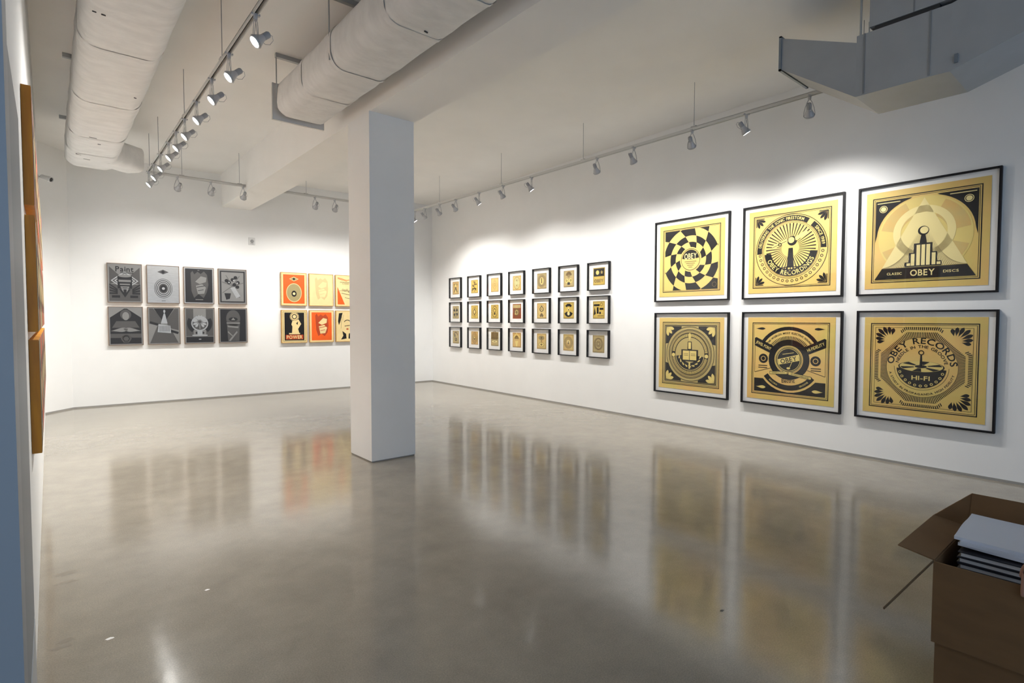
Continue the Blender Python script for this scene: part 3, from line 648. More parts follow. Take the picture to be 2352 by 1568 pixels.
for r in range(3):
    for c in range(7):
        zb, hh = SZB[r]
        t, A = framed('small_framed_print', 'small black framed gold print, %s row, %s from far corner, %s' % (rowN[r], colN[c], DESC[r][c]), 'twenty one small framed prints', .465, hh, zb, SYC[c], .05, .013, .250, .275, PAP[r][c])
        A.layer(INKB).border(.236, .262, .004).border(.222, .248, .002)
        k = (r, c)
        if k == (0, 0): A.poly([(-.08, .09), (.08, .09), (.03, .0), (.08, -.10), (-.08, -.10), (-.03, 0)]); A.layer(GOLDL).rect(-.04, .02, .04, .08).poly([(0, -.03), (.05, -.10), (-.05, -.10)])
        elif k == (0, 1): [A.disc(.012 + .01*random.random(), (random.uniform(-.09, .09), random.uniform(-.10, .10))) for _ in range(16)]; A.rect(-.02, .03, .09, .06); A.layer(INK).disc(.02, (-.05, -.05)).disc(.02, (.03, -.05))
        elif k == (0, 2):
            for q in (1.0, .8, .6): A.poly([(0, .11*q), (.10*q, 0), (.096*q, 0), (0, .104*q), (-.096*q, 0), (-.10*q, 0)]).poly([(0, -.11*q), (.10*q, 0), (.096*q, 0), (0, -.104*q), (-.096*q, 0), (-.10*q, 0)])
            A.ring(.022, .03)
        elif k == (0, 3): A.ring(.088, .096, sz=1.2); A.layer(GOLDP).disc(.08, sz=1.25); A.layer(INKB).ring(.02, .03, sz=2).rays(.05, .075, 24, sz=1.25)
        elif k == (0, 4): A.rays(.07, .115, 40); A.ring(.06, .066, sz=1.3); A.layer(GOLDL).disc(.045, (0, .0), sz=1.3); A.layer(INKB).rect(-.015, -.04, .015, .05)
        elif k == (0, 5): A.sector(.03, .075, .2, PI - .2, (0, .045)); A.rays(.0, .035, 10, (0, .05)); A.layer(GOLDL).disc(.038, (-.045, -.035)).disc(.038, (.045, -.035)); A.layer(INK).ring(.01, .018, (-.05, -.03)).ring(.01, .018, (.05, -.03)).rect(-.03, -.10, .03, -.06)
        elif k == (0, 6): A.layer(INK).rect(-.11, .0, .11, .12); A.layer(GOLDL).disc(.035, (-.03, .06)).rays(.0, .025, 5, (.06, .06)); A.layer(INKB).text('OBEY', (0, -.07), .075, .19)
        elif k == (1, 0): A.layer(INK); [A.sector(.03, .095, a, a + .8, (0, .0)) for a in (.4, 2.0, 3.6, 5.2)]; A.ring(.10, .105)
        elif k == (1, 1): A.poly([(0, .085), (.065, 0), (0, -.085), (-.065, 0)]); A.ring(.09, .098); A.layer(GOLDL).poly([(0, .045), (.035, 0), (0, -.045), (-.035, 0)])
        elif k == (1, 2): A.ring(.075, .082, sz=1.3); A.rays(.082, .10, 18, sz=1.2); A.layer(INK).ring(.03, .045, (0, .02)).rect(-.03, -.06, .03, -.03)
        elif k == (1, 3): A.layer(INKR).rect(-.11, -.12, .11, .125); A.layer(OLIVP).rect(-.11, .06, .11, .12); A.layer(INKB).disc(.07, (0, -.02)); A.layer(GOLDD).ring(.03, .045, (0, -.02)).disc(.018, (-.04, -.05))
        elif k == (1, 4): A.poly([(0, .10)] + [(.06*math.cos(a), .03 + .05*math.sin(a)) for a in (.3, -.3, -.9, -1.57, -2.2, -2.8, -3.4)]); A.petal((0, -.03), -PI/2 - .4, 0, .09, .022).petal((0, -.03), -PI/2 + .4, 0, .09, .022); A.ring(.10, .104); A.layer(GOLDL).ring(.015, .03, (0, .03))
        elif k == (1, 5): A.layer(INK).sector(.07, .11, .25*PI, .75*PI).sector(.04, .112, 1.15*PI, 1.85*PI).rect(-.04, .09, .04, .11); A.layer(GOLDP).disc(.03, (0, -.055)).poly([(-.03, 0), (.03, 0), (0, .06)]); A.layer(INK).disc(.012, (0, .01))
        elif k == (1, 6): A.layer(INK).rect(-.105, .06, .02, .09).poly([(-.105, -.09), (-.06, -.06), (-.09, .05)]).rect(.02, .0, .10, .03).disc(.02, (.03, -.05)).rect(-.04, -.06, .0, .04); A.layer(INKB).ring(.02, .028, (.06, .085)).rect(-.02, -.10, .10, -.09)
        elif k == (2, 0): A.sector(.06, .085, .1, PI - .1, (0, .03)); A.layer(INK).rect(-.05, .0, -.02, .06).rect(-.03, -.08, .04, -.06).rect(.0, -.05, .02, -.02); A.rays(.03, .05, 8, (0, -.06), 0, PI)
        elif k == (2, 1): [A.ring(q, q + .008, sz=1.2) for q in (.09, .07, .05)]; A.disc(.035, sz=1.2); A.layer(GOLDL).disc(.02, (0, .01))
        elif k == (2, 2): A.rect(-.11, .0, .11, .12); A.layer(INKB).rays(.04, .11, 16, (0, .05)); A.layer(GOLDP).disc(.085, (0, -.05), sz=.25); A.layer(OLIVE).disc(.04, (0, -.05), sz=.25)
        elif k == (2, 3): A.layer(GOLDL).poly([(-.10, .03), (0, .11), (.10, .03), (.10, .06), (0, .135), (-.10, .06)]).poly([(-.05, -.02), (.05, -.02), (.02, -.12), (-.02, -.12)]); A.layer(INKB).sector(.045, .06, 0, PI, (0, .02)).rays(.0, .04, 9, (0, .02), 0, PI)
        elif k == (2, 4):
            for z0, m_ in ((.06, OLIVE), (-.06, GOLDL)): A.layer(m_).disc(.075, (0, z0), sz=.5); A.layer(INKB).ring(.068, .076, (0, z0), 1, .5).poly([(0, z0 + .02), (.035, z0), (0, z0 - .02), (-.035, z0)])
            A.ring(.012, .018)
        elif k == (2, 5): A.rays(.06, .105, 30); A.ring(.05, .054); A.layer(GOLDP).disc(.03, (0, .01)); A.layer(INKB).poly([(-.02, -.03), (.02, -.03), (0, .04)])
        else: A.ring(.095, .10); A.ring(.065, .075, sz=1.2); A.rays(.075, .093, 36); A.ring(.02, .028); A.rays(.03, .055, 12)
        A.done()
# ------------------------------------------------------------------ grey metal panels and orange panels on the back wall
def panel(name, label, group, w, h, zb, wx, depth, body, rim, face, cat='art panel', rail=.010):
    t = thing(name, label, cat, W(wx, BY, zb), -PHI, group)
    bx((-w/2 + .002, -depth + .004, .002), (w/2 - .002, -.0015, h - .002)).build('panel_body', body, t)
    f = MB()
    for (a, b) in (((-w/2, 0), (w/2, rail)), ((-w/2, h - rail), (w/2, h)), ((-w/2, rail), (-w/2 + rail, h - rail)), ((w/2 - rail, rail), (w/2, h - rail))):
        f.box((a[0], -depth - .002, a[1]), (b[0], -depth + .012, b[1]))
    f.build('edge_trim', rim, t)
    pr = bx((-w/2 + rail, -depth + .001, -h/2 + rail), (w/2 - rail, -depth + .0035, h/2 - rail)).build('panel_face', face, t); pr.location = (0, 0, h/2)
    return t, Art(pr, -depth + .0009)
SXC = [.600, 1.147, 1.692, 2.241]
SW = .483
SR = [(1.721, .655), (1.008, .649)]
sl = [['grey metal panel print lettered Paint, top row', 'bright silver panel print with ringed drop, top row', 'black metal panel print with ragged pale patch, top row', 'dark bordered grey panel print with clustered shapes, top row'],
      ['dark metal panel print with pale oval and hexagon, bottom row', 'grey panel print with tall tower wedge, bottom row', 'silver grey panel print with round fan, bottom row', 'black metal panel print with veiled oval, bottom row']]
sf_ = [[SINKL, STEEL, STEEL, SINKL], [SINKL, SINKL, SINKL, SINKL]]
for r in range(2):
    for c in range(4):
        t, A = panel('metal_panel_print', sl[r][c] + ' of the grey group', 'eight grey metal panels', SW, SR[r][1], SR[r][0], SXC[c], .05, WOODY, RIMB, sf_[r][c])
        k = (r, c)
        if k == (0, 0):
            A.layer(SINKM).rect(-.215, -.30, .215, -.02).poly([(-.21, .27), (-.21, -.02), (0, .05)]).poly([(.21, .27), (.21, -.02), (0, .05)])
            A.layer(STEEL); [A.poly([(0, .20 - q), (.19 - q, .04), (.17 - q, .04), (0, .175 - q), (-.17 + q, .04), (-.19 + q, .04)]).poly([(0, -.12 + q), (.19 - q, .04), (.17 - q, .04), (0, -.095 + q), (-.17 + q, .04), (-.19 + q, .04)]) for q in (0, .045)]
            A.layer(SINKD)
            for j in range(4):
                for s_ in (-1, 1): A.poly([(s_*.21, -.01 - .05*j), (s_*.21, -.035 - .05*j), (s_*.10, -.125 - .05*j*.4), (s_*.10, -.10 - .05*j*.4)])
            A.rect(-.10, -.09, .10, .12).poly([(-.08, -.10), (.08, -.10), (0, -.24)]); A.text('Paint', (.0, .235), .125, .25); A.rect(-.06, .165, .12, .177)
            A.layer(SINKL).disc(.09, (0, .12), 1, .25).rect(-.085, .02, .085, .055).rect(-.07, -.03, .07, -.01).rect(-.06, -.075, .06, -.055).petal((-.03, -.12), PI/2 + .3, -.04, .05, .012).petal((.03, -.12), PI/2 - .3, -.04, .05, .012)
            A.layer(SINKD).rect(-.18, -.245, -.07, -.205).rect(.07, -.245, .18, -.205)
        elif k == (0, 1):
            A.layer(SINKM).disc(.135, (0, -.07), 1, 1.25).poly([(-.085, .215), (0, .255), (.085, .215), (0, .175)])
            for i in range(6):
                A.layer(STEEL if i % 2 == 0 else SINKM).disc(.128 - .012*i, (0, -.07), 1, 1.25)
            A.layer(SINKD).disc(.05, (0, -.07), 1, 1.25).disc(.030, (0, .215), n=4); A.layer(STEEL).disc(.022, (0, -.07)); A.layer(SINKD).rect(-.03, -.285, .03, -.278)
        elif k == (0, 2):
            A.layer(SINKD).rect(-.215, -.30, .215, .30)
            A.layer(SINKM).poly([(-.13, .22), (-.10, .26), (-.07, .20), (-.02, .25), (.03, .21), (.08, .26), (.13, .20), (.15, .02), (.12, -.12), (.07, -.22), (-.01, -.15), (-.08, -.22), (-.12, -.10)])
            A.layer(SINKL).poly([(-.06, .07), (.03, .17), (.12, .15), (.11, .07), (.01, .03)]).poly([(-.05, .0), (.05, .03), (.11, -.03), (.08, -.14), (-.02, -.15)])
            A.layer(SINKD).line((-.04, -.03), (.09, .0), .012).line((-.02, -.09), (.07, -.07), .010)
            A.layer(SINKL).rect(-.06, -.255, .06, -.243).rect(-.02, .27, .01, .278)
        elif k == (0, 3):
            A.layer(SINKD).border(.42, .58, .022)
            A.layer(SINKM); [A.line((0, .02), (.19*math.cos(a), .26*math.sin(a)), .008) for a in (.3, .9, 2.2, 2.8, 3.6, 5.4)]
            A.layer(SINKD); [A.disc(.032, p) for p in ((-.06, .08), (.0, .13), (.05, .17), (.09, .08), (.03, .04), (-.10, .11), (.08, .0))]; A.poly([(-.14, -.12), (-.03, -.12), (-.05, -.22), (-.11, -.24)])
            A.layer(STEEL).poly([(-.04, -.02), (.03, .0), (.13, -.17), (.06, -.21)]); [A.disc(.014, p) for p in ((-.06, .08), (.02, .12), (.08, .07))]
        elif k == (1, 0):
            A.layer(SINKD).poly([(-.215, -.30), (.215, -.30), (.215, .14), (.02, .29), (-.02, .29), (-.215, .14)])
            A.layer(SINKM).disc(.085, (0, .19), .9, 1.0).poly([(-.13, .08), (.13, .08), (.19, -.03), (-.19, -.03)]).disc(.075, (0, -.215), n=6).rect(-.215, -.20, .215, -.13)
            A.layer(SINKL).disc(.055, (0, .165), .85, 1.25).petal((-.18, -.08), .12, -.03, .22, .035).petal((.18, -.08), PI - .12, -.03, .22, .035)
            A.layer(SINKD).disc(.055, (0, -.215), n=6)
            A.layer(SINKM).disc(.040, (0, -.215), n=6)
        elif k == (1, 1):
            A.layer(SINKM).poly([(-.215, .30), (-.16, .30), (0, .08), (-.06, .02), (-.215, .05)]).poly([(.215, .30), (.16, .30), (.02, .08), (.08, -.04), (.215, -.08)]).poly([(-.21, -.30), (.21, -.30), (.10, -.06), (-.10, -.0)])
            A.layer(SINKD).poly([(-.15, .30), (.15, .30), (.02, .08), (-.02, .08)]).line((-.21, .06), (-.09, .02), .04).line((.10, -.09), (.21, -.13), .04)
            A.layer(STEEL).poly([(-.05, .04), (.05, .04), (.015, .21), (-.005, .21)]).petal((.005, .20), PI/2, 0, .08, .016).poly([(-.08, .03), (.09, .0), (.10, -.13), (-.10, -.11)])
            A.layer(SINKM); [A.rect(-.07 + .018*j, -.10, -.064 + .018*j, .0) for j in range(9)]
        elif k == (1, 2):
            A.layer(SINKM).rect(-.215, -.19, -.10, .30).rect(.10, -.19, .215, .30)
            A.layer(SINKD).rect(-.215, -.30, .215, -.20).sector(.135, .20, -.9, .5, (0, .04)).sector(.135, .20, PI - .5, PI + .9, (0, .04)).disc(.02, (-.05, -.13)).disc(.02, (.05, -.13))
            A.layer(STEEL).ring(.115, .135, (0, .04)).rect(-.12, -.185, .12, -.165).rect(-.04, -.165, .04, -.09)
            A.layer(SINKM).disc(.115, (0, .04))
            A.layer(STEEL); [A.petal((0, .07), a, .02, .12, .02) for a in (.1, .5, .9, 1.3, 1.7, 2.1, 2.6, 3.0, 3.6, 4.1, 5.3, 5.8)]; A.rect(-.004, -.06, .004, .04); A.disc(.018, (0, -.245), 1.2, .5)
        else:
            A.layer(SINKD).rect(-.215, -.30, .215, .30)
            A.layer(SINKM).disc(.125, (0, .13), .95, 1.25).poly([(-.11, .06), (.11, .06), (.10, -.29), (-.09, -.29)])
            A.layer(SINKD).disc(.075, (0, .115), 1.0, .5)
            A.layer(SINKL).poly([(-.035, .10), (.0, .145), (.035, .10)]).poly([(-.115, .055), (.115, .055), (.11, .03), (-.11, .035)]).poly([(-.10, .0), (.09, -.02), (.08, -.05), (-.09, -.03)]).poly([(-.08, -.28), (.06, -.10), (.07, -.13), (-.05, -.29)]).poly([(-.09, -.10), (.0, -.20), (.0, -.22), (-.095, -.13)])
        A.done()
OXC = [3.347, 3.889, 4.43, 4.97]
OR = [(1.7195, .654), (.980, .654)]
ol = [['orange wood panel print with olive drop shape, top row', 'pale cream wood panel print with faint patch, top row', 'orange and cream panel print cut by the column, top row', 'wood panel print behind the column, top row'],
      ['black wood panel print lettered POWER, bottom row', 'orange wood panel print with cream patch, bottom row', 'cream and black panel print cut by the column, bottom row', 'wood panel print behind the column, bottom row']]
for r in range(2):
    for c in range(4):
        t, A = panel('wood_panel_print', ol[r][c] + ' of the orange group', 'eight orange wood panels', .497, OR[r][1], OR[r][0], OXC[c], .05, WOODY, WOODY, CREAM, rail=.012)
        k = (r, c)
        if k in ((0, 0), (0, 3)):
            A.layer(ORNG).rect(-.205, -.285, .205, .285)
            A.layer(CREAM).disc(.148, (0, -.07), 1, 1.25).poly([(-.09, .20), (0, .245), (.09, .20), (0, .155)])
            A.layer(OLIVE).disc(.138, (0, -.07), 1, 1.25).poly([(-.075, .20), (0, .235), (.075, .20), (0, .165)])
            A.layer(INK).disc(.048, (0, -.09), 1, 1.25).disc(.028, (0, .20), n=4); A.layer(CREAM).disc(.026, (0, -.09))
        elif k in ((0, 1), (1, 1)):
            bgm, fgm, dk = (CREAM, mat('faint_tan_ink', (.60, .46, .22), .5), None) if r == 0 else (ORNG, RUST, CREAM)
            A.layer(bgm).rect(-.205, -.285, .205, .285)
            A.layer(fgm).poly([(-.13, .22), (-.10, .26), (-.07, .20), (-.02, .24), (.03, .21), (.08, .25), (.13, .18), (.14, .02), (.12, -.12), (.06, -.20), (-.01, -.15), (-.07, -.20), (-.11, -.08)])
            A.layer(CREAM).poly([(-.07, .07), (.03, .17), (.11, .15), (.10, .07), (.0, .03)]).poly([(-.06, .0), (.05, .03), (.11, -.03), (.07, -.14), (-.03, -.15)])
            A.layer(fgm).line((-.05, -.03), (.09, .0), .012).line((-.03, -.09), (.07, -.07), .010)
        elif k == (0, 2):
            A.layer(ORNG).poly([(-.205, .08), (-.205, -.285), (-.05, -.285)]).poly([(.205, .08), (.205, -.285), (.05, -.285)]).line((-.2, .27), (.0, .22), .012).line((-.2, .25), (.0, .20), .010).line((.2, .27), (.0, .22), .012)
            A.layer(OLIVE).rect(-.15, .17, .15, .185).border(.38, .012, .004); A.text('OBEY', (0, .15), .05, .2)
            A.layer(INK); [A.ring(.014, .02, (-.09 + .045*j, .02 - .012*j*(j % 2)), n=12) for j in range(5)]; A.line((-.12, -.05), (.10, -.09), .008).line((-.05, -.14), (.06, -.16), .006)
        elif k == (1, 0):
            A.layer(OLIVE).border(.44, .595, .012); A.layer(INK).rect(-.19, -.275, .19, .275)
            A.layer(CREAM).rays(.055, .09, 22, (0, .195), duty=.5).disc(.066, (0, .195)).poly([(-.04, .11), (.03, .12), (.08, .14), (.13, .05), (.07, -.05), (.09, -.13), (-.05, -.13), (-.04, .0), (-.06, .04)]).poly([(-.11, -.13), (.11, -.13), (.10, -.155), (-.10, -.155)])
            A.layer(INK).ring(.034, .05, (0, .195)).poly([(.03, .06), (.07, .10), (.06, .03)]); A.layer(RUST).rect(-.17, -.255, .17, -.165); A.layer(CREAM).text('POWER', (0, -.21), .095, .30)
        else:
            A.layer(INK).poly([(-.18, .27), (-.10, .28), (-.15, .10), (-.18, .02), (-.20, .10)]).poly([(-.11, -.10), (-.03, -.16), (-.02, -.26), (-.14, -.28), (-.09, -.20)]).poly([(.18, .27), (.10, .28), (.15, .10), (.18, .02)]).poly([(.11, -.10), (.03, -.16), (.02, -.26), (.14, -.28)])
            A.sector(.07, .085, .3, 2.6, (0, .05)).line((-.06, .0), (.06, .02), .012); A.layer(RUST).disc(.032, (0, -.06), 1, .6, 4); A.layer(OLIVE).line((-.12, .20), (-.14, -.05), .008).line((-.08, .24), (-.10, .12), .006)
        A.done()
# fire-alarm plate on the back wall
al = thing('wall_alarm', 'small white alarm plate high on the back wall', 'alarm', W(2.594, BY, 2.858), -PHI)
bx((-.058, -.018, 0), (.058, -.001, .138)).build('plate', PLAST, al, bevel=.004)
MB().lathe([(.032, 0), (.030, .012), (.018, .02), (.004, .022)], 20, Matrix.Translation((.004, -.018, .068)) @ Matrix.Rotation(PI/2, 4, 'X')).build('strobe_lens', mat('strobe_grey', (.30, .30, .30), .3), al, smooth=True)
bx((-.03, -.021, .015), (.03, -.017, .028)).build('sounder_slot', mat('strobe_grey', (.30, .30, .30), .3), al)
# security camera on the left wall near the far corner
sc = thing('security_camera', 'small white bullet security camera on left wall near the corner', 'camera', (LX, 9.72, 3.335))
MB().lathe([(.03, .001), (.03, .012), (.012, .02)], 16, Matrix.Rotation(PI/2, 4, 'Y')).build('mount_plate', PLAST, sc, smooth=True)
MB().tube([(.012, 0, 0), (.035, -.01, .012), (.045, -.03, .016)], .008, 8).build('bracket_arm', PLAST, sc, smooth=True)
aimc = Vector((.70, -.62, -.34)).normalized(); q = Vector((.040, -.022, .012)); Mc = Matrix.Translation(q) @ aimc.to_track_quat('Z', 'Y').to_matrix().to_4x4()
MB().lathe([(.018, 0), (.026, .012), (.031, .10), (.036, .105), (.036, .15), (.030, .15), (.029, .138)], 18, Mc).build('camera_body', PLAST, sc, smooth=True)
MB().lathe([(.0285, .139), (.027, .142)], 18, Mc).build('camera_lens', mat('lens_black', (.008, .008, .009), .15), sc, smooth=True)
# ------------------------------------------------------------------ wooden panels along the left wall
PWD, PGAP, PD = .525, .04, .036
Y0 = 3.33
rowz = [(1.965, .535), (1.390, .530), (.830, .523)]
faces = [INKR, INKB, RUST, INKB, INKR, OLIVE, INKB, RUST]
for r in range(3):
    for c in range(8):
        zb, hh = rowz[r]; yc = Y0 + PWD/2 + c*(PWD + PGAP)
        t = thing('wooden_panel_print', 'amber wooden panel on left wall, %s row, %s counting from the viewer' % (rowN[r], (colN + ['eighth'])[c]), 'art panel', (LX, yc, zb), PI/2, 'wooden panels on the left wall')
        bx((-PWD/2, -PD, 0), (PWD/2, -.001, hh)).build('panel_body', WOODO, t)
        fc = bx((-PWD/2 + .004, -PD - .0012, .004), (PWD/2 - .004, -PD + .001, hh - .004)).build('panel_face', faces[(c + 3*r) % 8], t)
        A = Art(t, -PD - .0013); A.layer(INK)
        A.cur[2].add([(.16*math.cos(2*PI*k/24), 0, hh/2 + .16*math.sin(2*PI*k/24)) for k in range(24)], [tuple(range(24))])
        A.layer(CREAM); A.cur[2].add([(.10*math.cos(2*PI*k/24), 0, hh/2 + .10*math.sin(2*PI*k/24)) for k in range(24)], [tuple(range(24))]); A.done()
# ------------------------------------------------------------------ cartons at lower right
cz0 = .305; bxX0, bxX1, bxY1, bxY0, rimz = 2.385, 2.90, .505, .05, .595
def carton(label, x0, x1, y0, y1, z0, z1, closed):
    t = thing('cardboard_box', label, 'box', ((x0 + x1)/2, (y0 + y1)/2, z0), 0, 'stacked cardboard boxes')
    a, b, h, e = (x1 - x0)/2, (y1 - y0)/2, z1 - z0, .005
    bx((-a, -b, 0), (a, b, e)).build('bottom', CARD, t)
    for (p, q) in (((-a, -b), (-a + e, b)), ((a - e, -b), (a, b)), ((-a + e, -b), (a - e, -b + e)), ((-a + e, b - e), (a - e, b))):
        bx((p[0], p[1], e), (q[0], q[1], h)).build('side_panel', CARD, t)
    return t, a, b, h
t1, a, b, h = carton('closed brown cardboard box under the open one', 2.405, 2.90, .06, .498, 0.0, .295, True)
bx((-a, -b, h), (-.002, b, h + .004)).build('flap', CARD, t1); bx((.002, -b, h), (a, b, h + .004)).build('flap', CARD, t1)
t2, a, b, h = carton('open brown cardboard box full of books at lower right', bxX0, bxX1, bxY0, bxY1, cz0, rimz, False)
def flap(t, p, q, d, th=.004):     # hinge p->q, outward vector d
    p, q, d = Vector(p), Vector(q), Vector(d); n = (q - p).cross(d).normalized()*th
    MB().hexa([p, q, q + d, p + d, p + n, q + n, q + d + n, p + d + n]).build('flap', CARD, t)
flap(t2, (-a + .01, b, h), (a - .01, b, h), (.0, .11, .02))        # left flap, leaning out
flap(t2, (a, b - .005, h), (a, -b + .005, h), (.05, 0, .13))       # far flap, standing up
flap(t2, (-a + .01, -b, h), (a - .01, -b, h), (0, -.14, .03))      # right flap
p0, p1, p2 = Vector((a, b - .003, h)), Vector((a + .05, b - .006, h + .13)), Vector((a - .02, b + .11, h + .02)); nn = Vector((.003, .003, 0))
MB().add([p0, p1, p2, p0 + nn, p1 + nn, p2 + nn], [(0, 1, 2), (5, 4, 3), (0, 3, 4, 1), (1, 4, 5, 2), (2, 5, 3, 0)]).build('corner_gusset', CARD, t2)
STRAP = mat('brown_strap', (.10, .065, .03), .5)
for (p, q) in (((-a, b, h - .002), (-a - .292, b + .066, h - .10)),):
    p, q = Vector(p), Vector(q); k = Vector((0, 0, .006)); w_ = Vector((.0, .002, 0))
    MB().hexa([p - w_, q - w_, q + w_, p + w_, p - w_ + k, q - w_ + k, q + w_ + k, p + w_ + k]).build('cut_strap', STRAP, t2)
z = cz0 + .0055
hs = [.048, .048, .048, .048, .021, .021, .021, .021, .021, .021]
for k, hh in enumerate(hs):
    bk = thing('book', 'dark covered book in the open box, %s' % (['bottom of the pile', 'second from the bottom', 'third from the bottom', 'fourth from the bottom', 'sixth below the papers', 'fifth below the papers', 'fourth below the papers', 'third below the papers', 'second below the papers', 'directly under the papers'][k]), 'book', (2.655, .268, z), (.0, .012, -.01, .006, -.012, .015, -.008, .01, -.006, .012)[k], 'books in the open box')
    wv, dv = .185, .19
    bx((-wv, -dv + .02, .004), (wv - .004, dv - .012, hh - .0045)).build('page_block', PAGES, bk)
    bx((-wv - .004, -dv, 0), (wv, dv - .004, .0035)).build('cover', COVER, bk); bx((-wv - .004, -dv, hh - .004), (wv, dv - .004, hh - .0005)).build('cover', COVER, bk)
    bx((-wv - .004, -dv, .0035), (wv, -dv + .004, hh - .004)).build('spine', COVER, bk)
    z += hh
ztop = z
pp = thing('paper_stack', 'loose white papers lying on the books in the box', 'paper', (2.66, .275, ztop), .03)
for k in range(3):
    ang = (-.05, .06, .0)[k]
    M = Matrix.Translation((.006*k, .01*k - .01, .0142 + .012*k)) @ Matrix.Rotation(ang, 4, 'Z')
    vs = []; fs = []; nx, ny = 8, 6
    for i in range(nx + 1):
        for j in range(ny + 1):
            x = -.17 + .34*i/nx; y = -.18 + .37*j/ny
            vs.append(M @ Vector((x, y, .003*math.sin(4*x/.18 + k) + .006*(j/ny)**3)))
    for i in range(nx):
        for j in range(ny): fs.append((i*(ny+1)+j, (i+1)*(ny+1)+j, (i+1)*(ny+1)+j+1, i*(ny+1)+j+1))
    n0 = len(vs); vs += [v - Vector((0, 0, .011)) for v in vs]
    fs += [tuple(v + n0 for v in f[::-1]) for f in fs]
    for j in range(ny): fs += [(j+1, j, j + n0, j + 1 + n0), (nx*(ny+1)+j, nx*(ny+1)+j+1, nx*(ny+1)+j+1+n0, nx*(ny+1)+j+n0)]
    for i in range(nx): fs += [(i*(ny+1), (i+1)*(ny+1), (i+1)*(ny+1)+n0, i*(ny+1)+n0), ((i+1)*(ny+1)+ny, i*(ny+1)+ny, i*(ny+1)+ny+n0, (i+1)*(ny+1)+ny+n0)]
    MB().add(vs, fs).build('paper_sheaf', PAPER, pp, smooth=True)
bx((-.08, -.15, .045), (.10, -.05, .0495)).build('grey_card', mat('grey_card', (.25, .24, .25), .5), pp)

# ------------------------------------------------------------------ person bending over the box, almost wholly outside the frame
SKIN = mat('skin', (.42, .22, .155), .5); SHIRT = mat('charcoal_shirt', (.045, .047, .055), .85); JEAN = mat('dark_jeans', (.03, .04, .07), .85); SHOE = mat('black_shoe', (.015, .015, .015), .5); HAIRM = mat('dark_hair', (.03, .02, .014), .6)
PR = Vector((2.62, -.52, 0))
person = thing('person', 'person in dark shirt bending over the open box, hand on its rim', 'person', PR)
def skin(name, verts, edges, m, root=0, sub=2):
    me = bpy.data.meshes.new(name); me.from_pydata([Vector(v[:3]) - PR for v in verts], edges, []); me.update()
    o = bpy.data.objects.new(name, me); COL.objects.link(o); o.parent = person
    sk = o.modifiers.new('skin', 'SKIN'); sk.use_smooth_shade = True
    if not me.skin_vertices: me.attributes  # the modifier adds the layer itself
    lay = me.skin_vertices[0].data if me.skin_vertices else None
    if lay is None:
        bm = bmesh.new(); bm.from_mesh(me); bm.verts.layers.skin.verify(); bm.to_mesh(me); bm.free(); lay = me.skin_vertices[0].data
    for i, v in enumerate(verts):
        r = v[3]; r = r if isinstance(r, tuple) else (r, r); lay[i].radius = r; lay[i].use_root = (i == root)
    sb = o.modifiers.new('sub', 'SUBSURF'); sb.levels = sub; sb.render_levels = sub
    me.materials.append(m); return o
X = 2.62
V = [(X, -.52, .93, .12), (X, -.37, 1.05, .115), (X, -.17, 1.15, .125), (X, -.04, 1.22, .075), (X, .03, 1.27, .052),
     (X, .085, 1.315, .075), (X, .105, 1.385, .092), (X, .095, 1.45, .075),
     (2.46, -.06, 1.18, .06), (2.40, -.01, 1.04, .046), (2.37, .0, .90, .040), (2.37, .10, .79, .036), (2.368, .19, .695, .026), (2.366, .228, .655, (.022, .030)),
     (2.78, -.06, 1.18, .06), (2.84, -.09, 1.05, .046), (2.87, -.14, .92, .040), (2.82, -.24, .83, .036), (2.765, -.34, .765, .026), (2.745, -.385, .725, (.030, .022)),
     (2.53, -.52, .86, .085), (2.515, -.46, .50, .060), (2.515, -.53, .10, .042), (2.515, -.45, .045, .040), (2.515, -.36, .035, .035),
     (2.71, -.52, .86, .085), (2.725, -.46, .50, .060), (2.725, -.53, .10, .042), (2.725, -.45, .045, .040), (2.725, -.36, .035, .035)]
E = [(0, 1), (1, 2), (2, 3), (3, 4), (4, 5), (5, 6), (6, 7), (2, 8), (8, 9), (9, 10), (10, 11), (11, 12), (12, 13), (2, 14), (14, 15), (15, 16), (16, 17), (17, 18), (18, 19), (0, 20), (20, 21), (21, 22), (22, 23), (23, 24), (0, 25), (25, 26), (26, 27), (27, 28), (28, 29)]
def finger(pts, r0):
    base_i = len(V)
    for k, p in enumerate(pts): V.append((*p, r0*(1 - .10*k)))
    return base_i
def hang(root_i, y, l, r):            # four fingers folded over the rim, pointing down outside
    b0 = finger([(2.372, y, .640), (2.371, y, .610), (2.372, y + .002, .610 - l*.5), (2.374, y + .002, .610 - l)], r)
    E.extend([(root_i, b0), (b0, b0+1), (b0+1, b0+2), (b0+2, b0+3)])
for y, l, r in ((.266, .048, .0085), (.246, .055, .0088), (.226, .052, .0085), (.207, .042, .0075)): hang(13, y, l, r)
b0 = finger([(2.392, .262, .665), (2.404, .272, .640), (2.404, .276, .612)], .0095); E.extend([(13, b0), (b0, b0+1), (b0+1, b0+2)])
for dx, l in ((-.030, .045), (-.010, .055), (.010, .052), (.028, .040)):
    b0 = finger([(2.745 + dx, -.375, .695), (2.742 + dx, -.372, .665), (2.740 + dx, -.376, .665 - l*.6), (2.740 + dx, -.384, .665 - l)], .0085)
    E.extend([(19, b0), (b0, b0+1), (b0+1, b0+2), (b0+2, b0+3)])
b0 = finger([(2.71, -.39, .715), (2.695, -.385, .695), (2.688, -.385, .675)], .0095); E.extend([(19, b0), (b0, b0+1), (b0+1, b0+2)])
skin('body', V, E, SKIN)
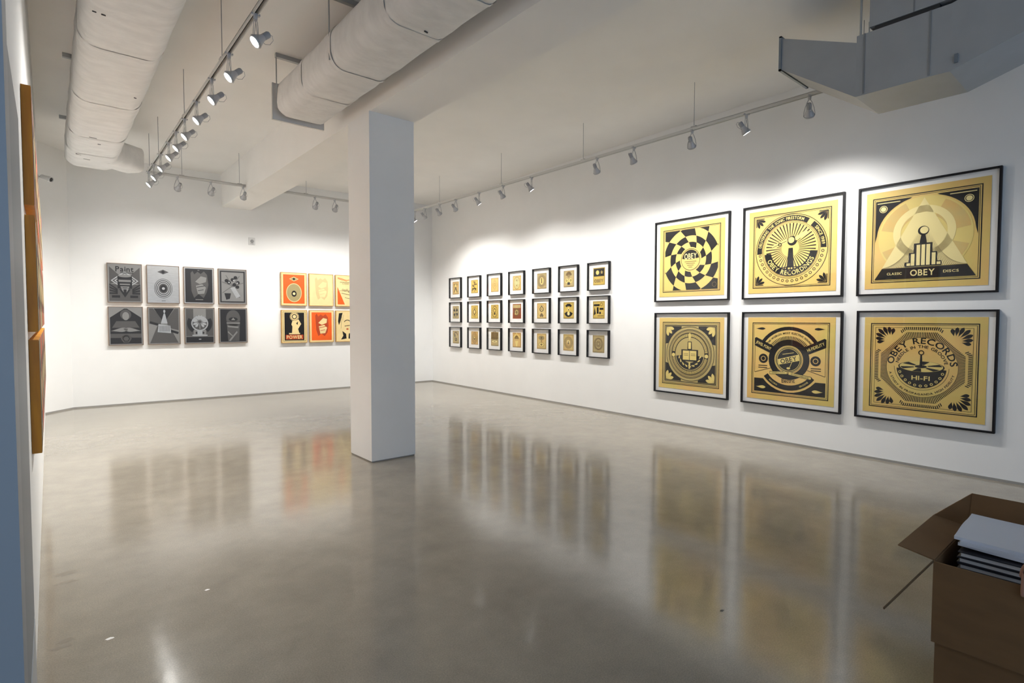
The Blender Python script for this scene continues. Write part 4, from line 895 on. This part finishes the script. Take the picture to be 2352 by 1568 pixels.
skin('shirt', [(X, -.50, .925, .160), (X, -.37, 1.06, .150), (X, -.17, 1.155, .150), (X, -.03, 1.225, .085), (2.46, -.06, 1.18, .078), (2.40, -.01, 1.04, .062), (2.378, .0, .95, .058), (2.78, -.06, 1.18, .078), (2.84, -.09, 1.05, .062), (2.862, -.125, .96, .058)], [(0, 1), (1, 2), (2, 3), (2, 4), (4, 5), (5, 6), (2, 7), (7, 8), (8, 9)], SHIRT)
skin('trousers', [(X, -.50, .93, .125), (2.535, -.51, .85, .100), (2.515, -.465, .50, .080), (2.515, -.53, .12, .068), (2.705, -.51, .85, .100), (2.725, -.465, .50, .080), (2.725, -.53, .12, .068), (X, -.41, 1.045, .135)], [(7, 0), (0, 1), (1, 2), (2, 3), (0, 4), (4, 5), (5, 6)], JEAN)
for x in (2.515, 2.725): skin('shoe', [(x, -.56, .052, .050), (x, -.47, .050, .048), (x, -.36, .042, .040)], [(0, 1), (1, 2)], SHOE)
# face looking down and forward
fd = Vector((0, .80, -.60)); fu = Vector((0, .60, .80)); fc = Vector((X, .105, 1.375)) - PR
def bl(name, c, rads, m):
    mb = MB(); n = 10; vs = []; fs = []
    for i in range(7):
        t = PI*i/6
        for k in range(n):
            q = 2*PI*k/n; vs.append(c + Vector((1, 0, 0))*rads[0]*math.sin(t)*math.cos(q) + fu*rads[1]*math.cos(t) + fd*rads[2]*math.sin(t)*math.sin(q))
    for i in range(6):
        for k in range(n): fs.append((i*n+k, i*n+(k+1) % n, (i+1)*n+(k+1) % n, (i+1)*n+k))
    return mb.add(vs, fs).build(name, m, person, smooth=True)
bl('hair', fc + fu*.040 - fd*.030, (.099, .088, .094), HAIRM)
bl('nose', fc + fd*.094 - fu*.012, (.014, .026, .022), SKIN)
bl('mouth', fc + fd*.083 - fu*.048, (.022, .006, .006), mat('lips', (.35, .12, .10), .5))
for sx in (-1, 1):
    bl('eye', fc + fd*.073 + fu*.014 + Vector((sx*.030, 0, 0)), (.013, .008, .008), mat('eye_dark', (.10, .07, .05), .3))
    bl('ear', fc + Vector((sx*.088, 0, 0)) - fd*.012, (.010, .028, .018), SKIN)
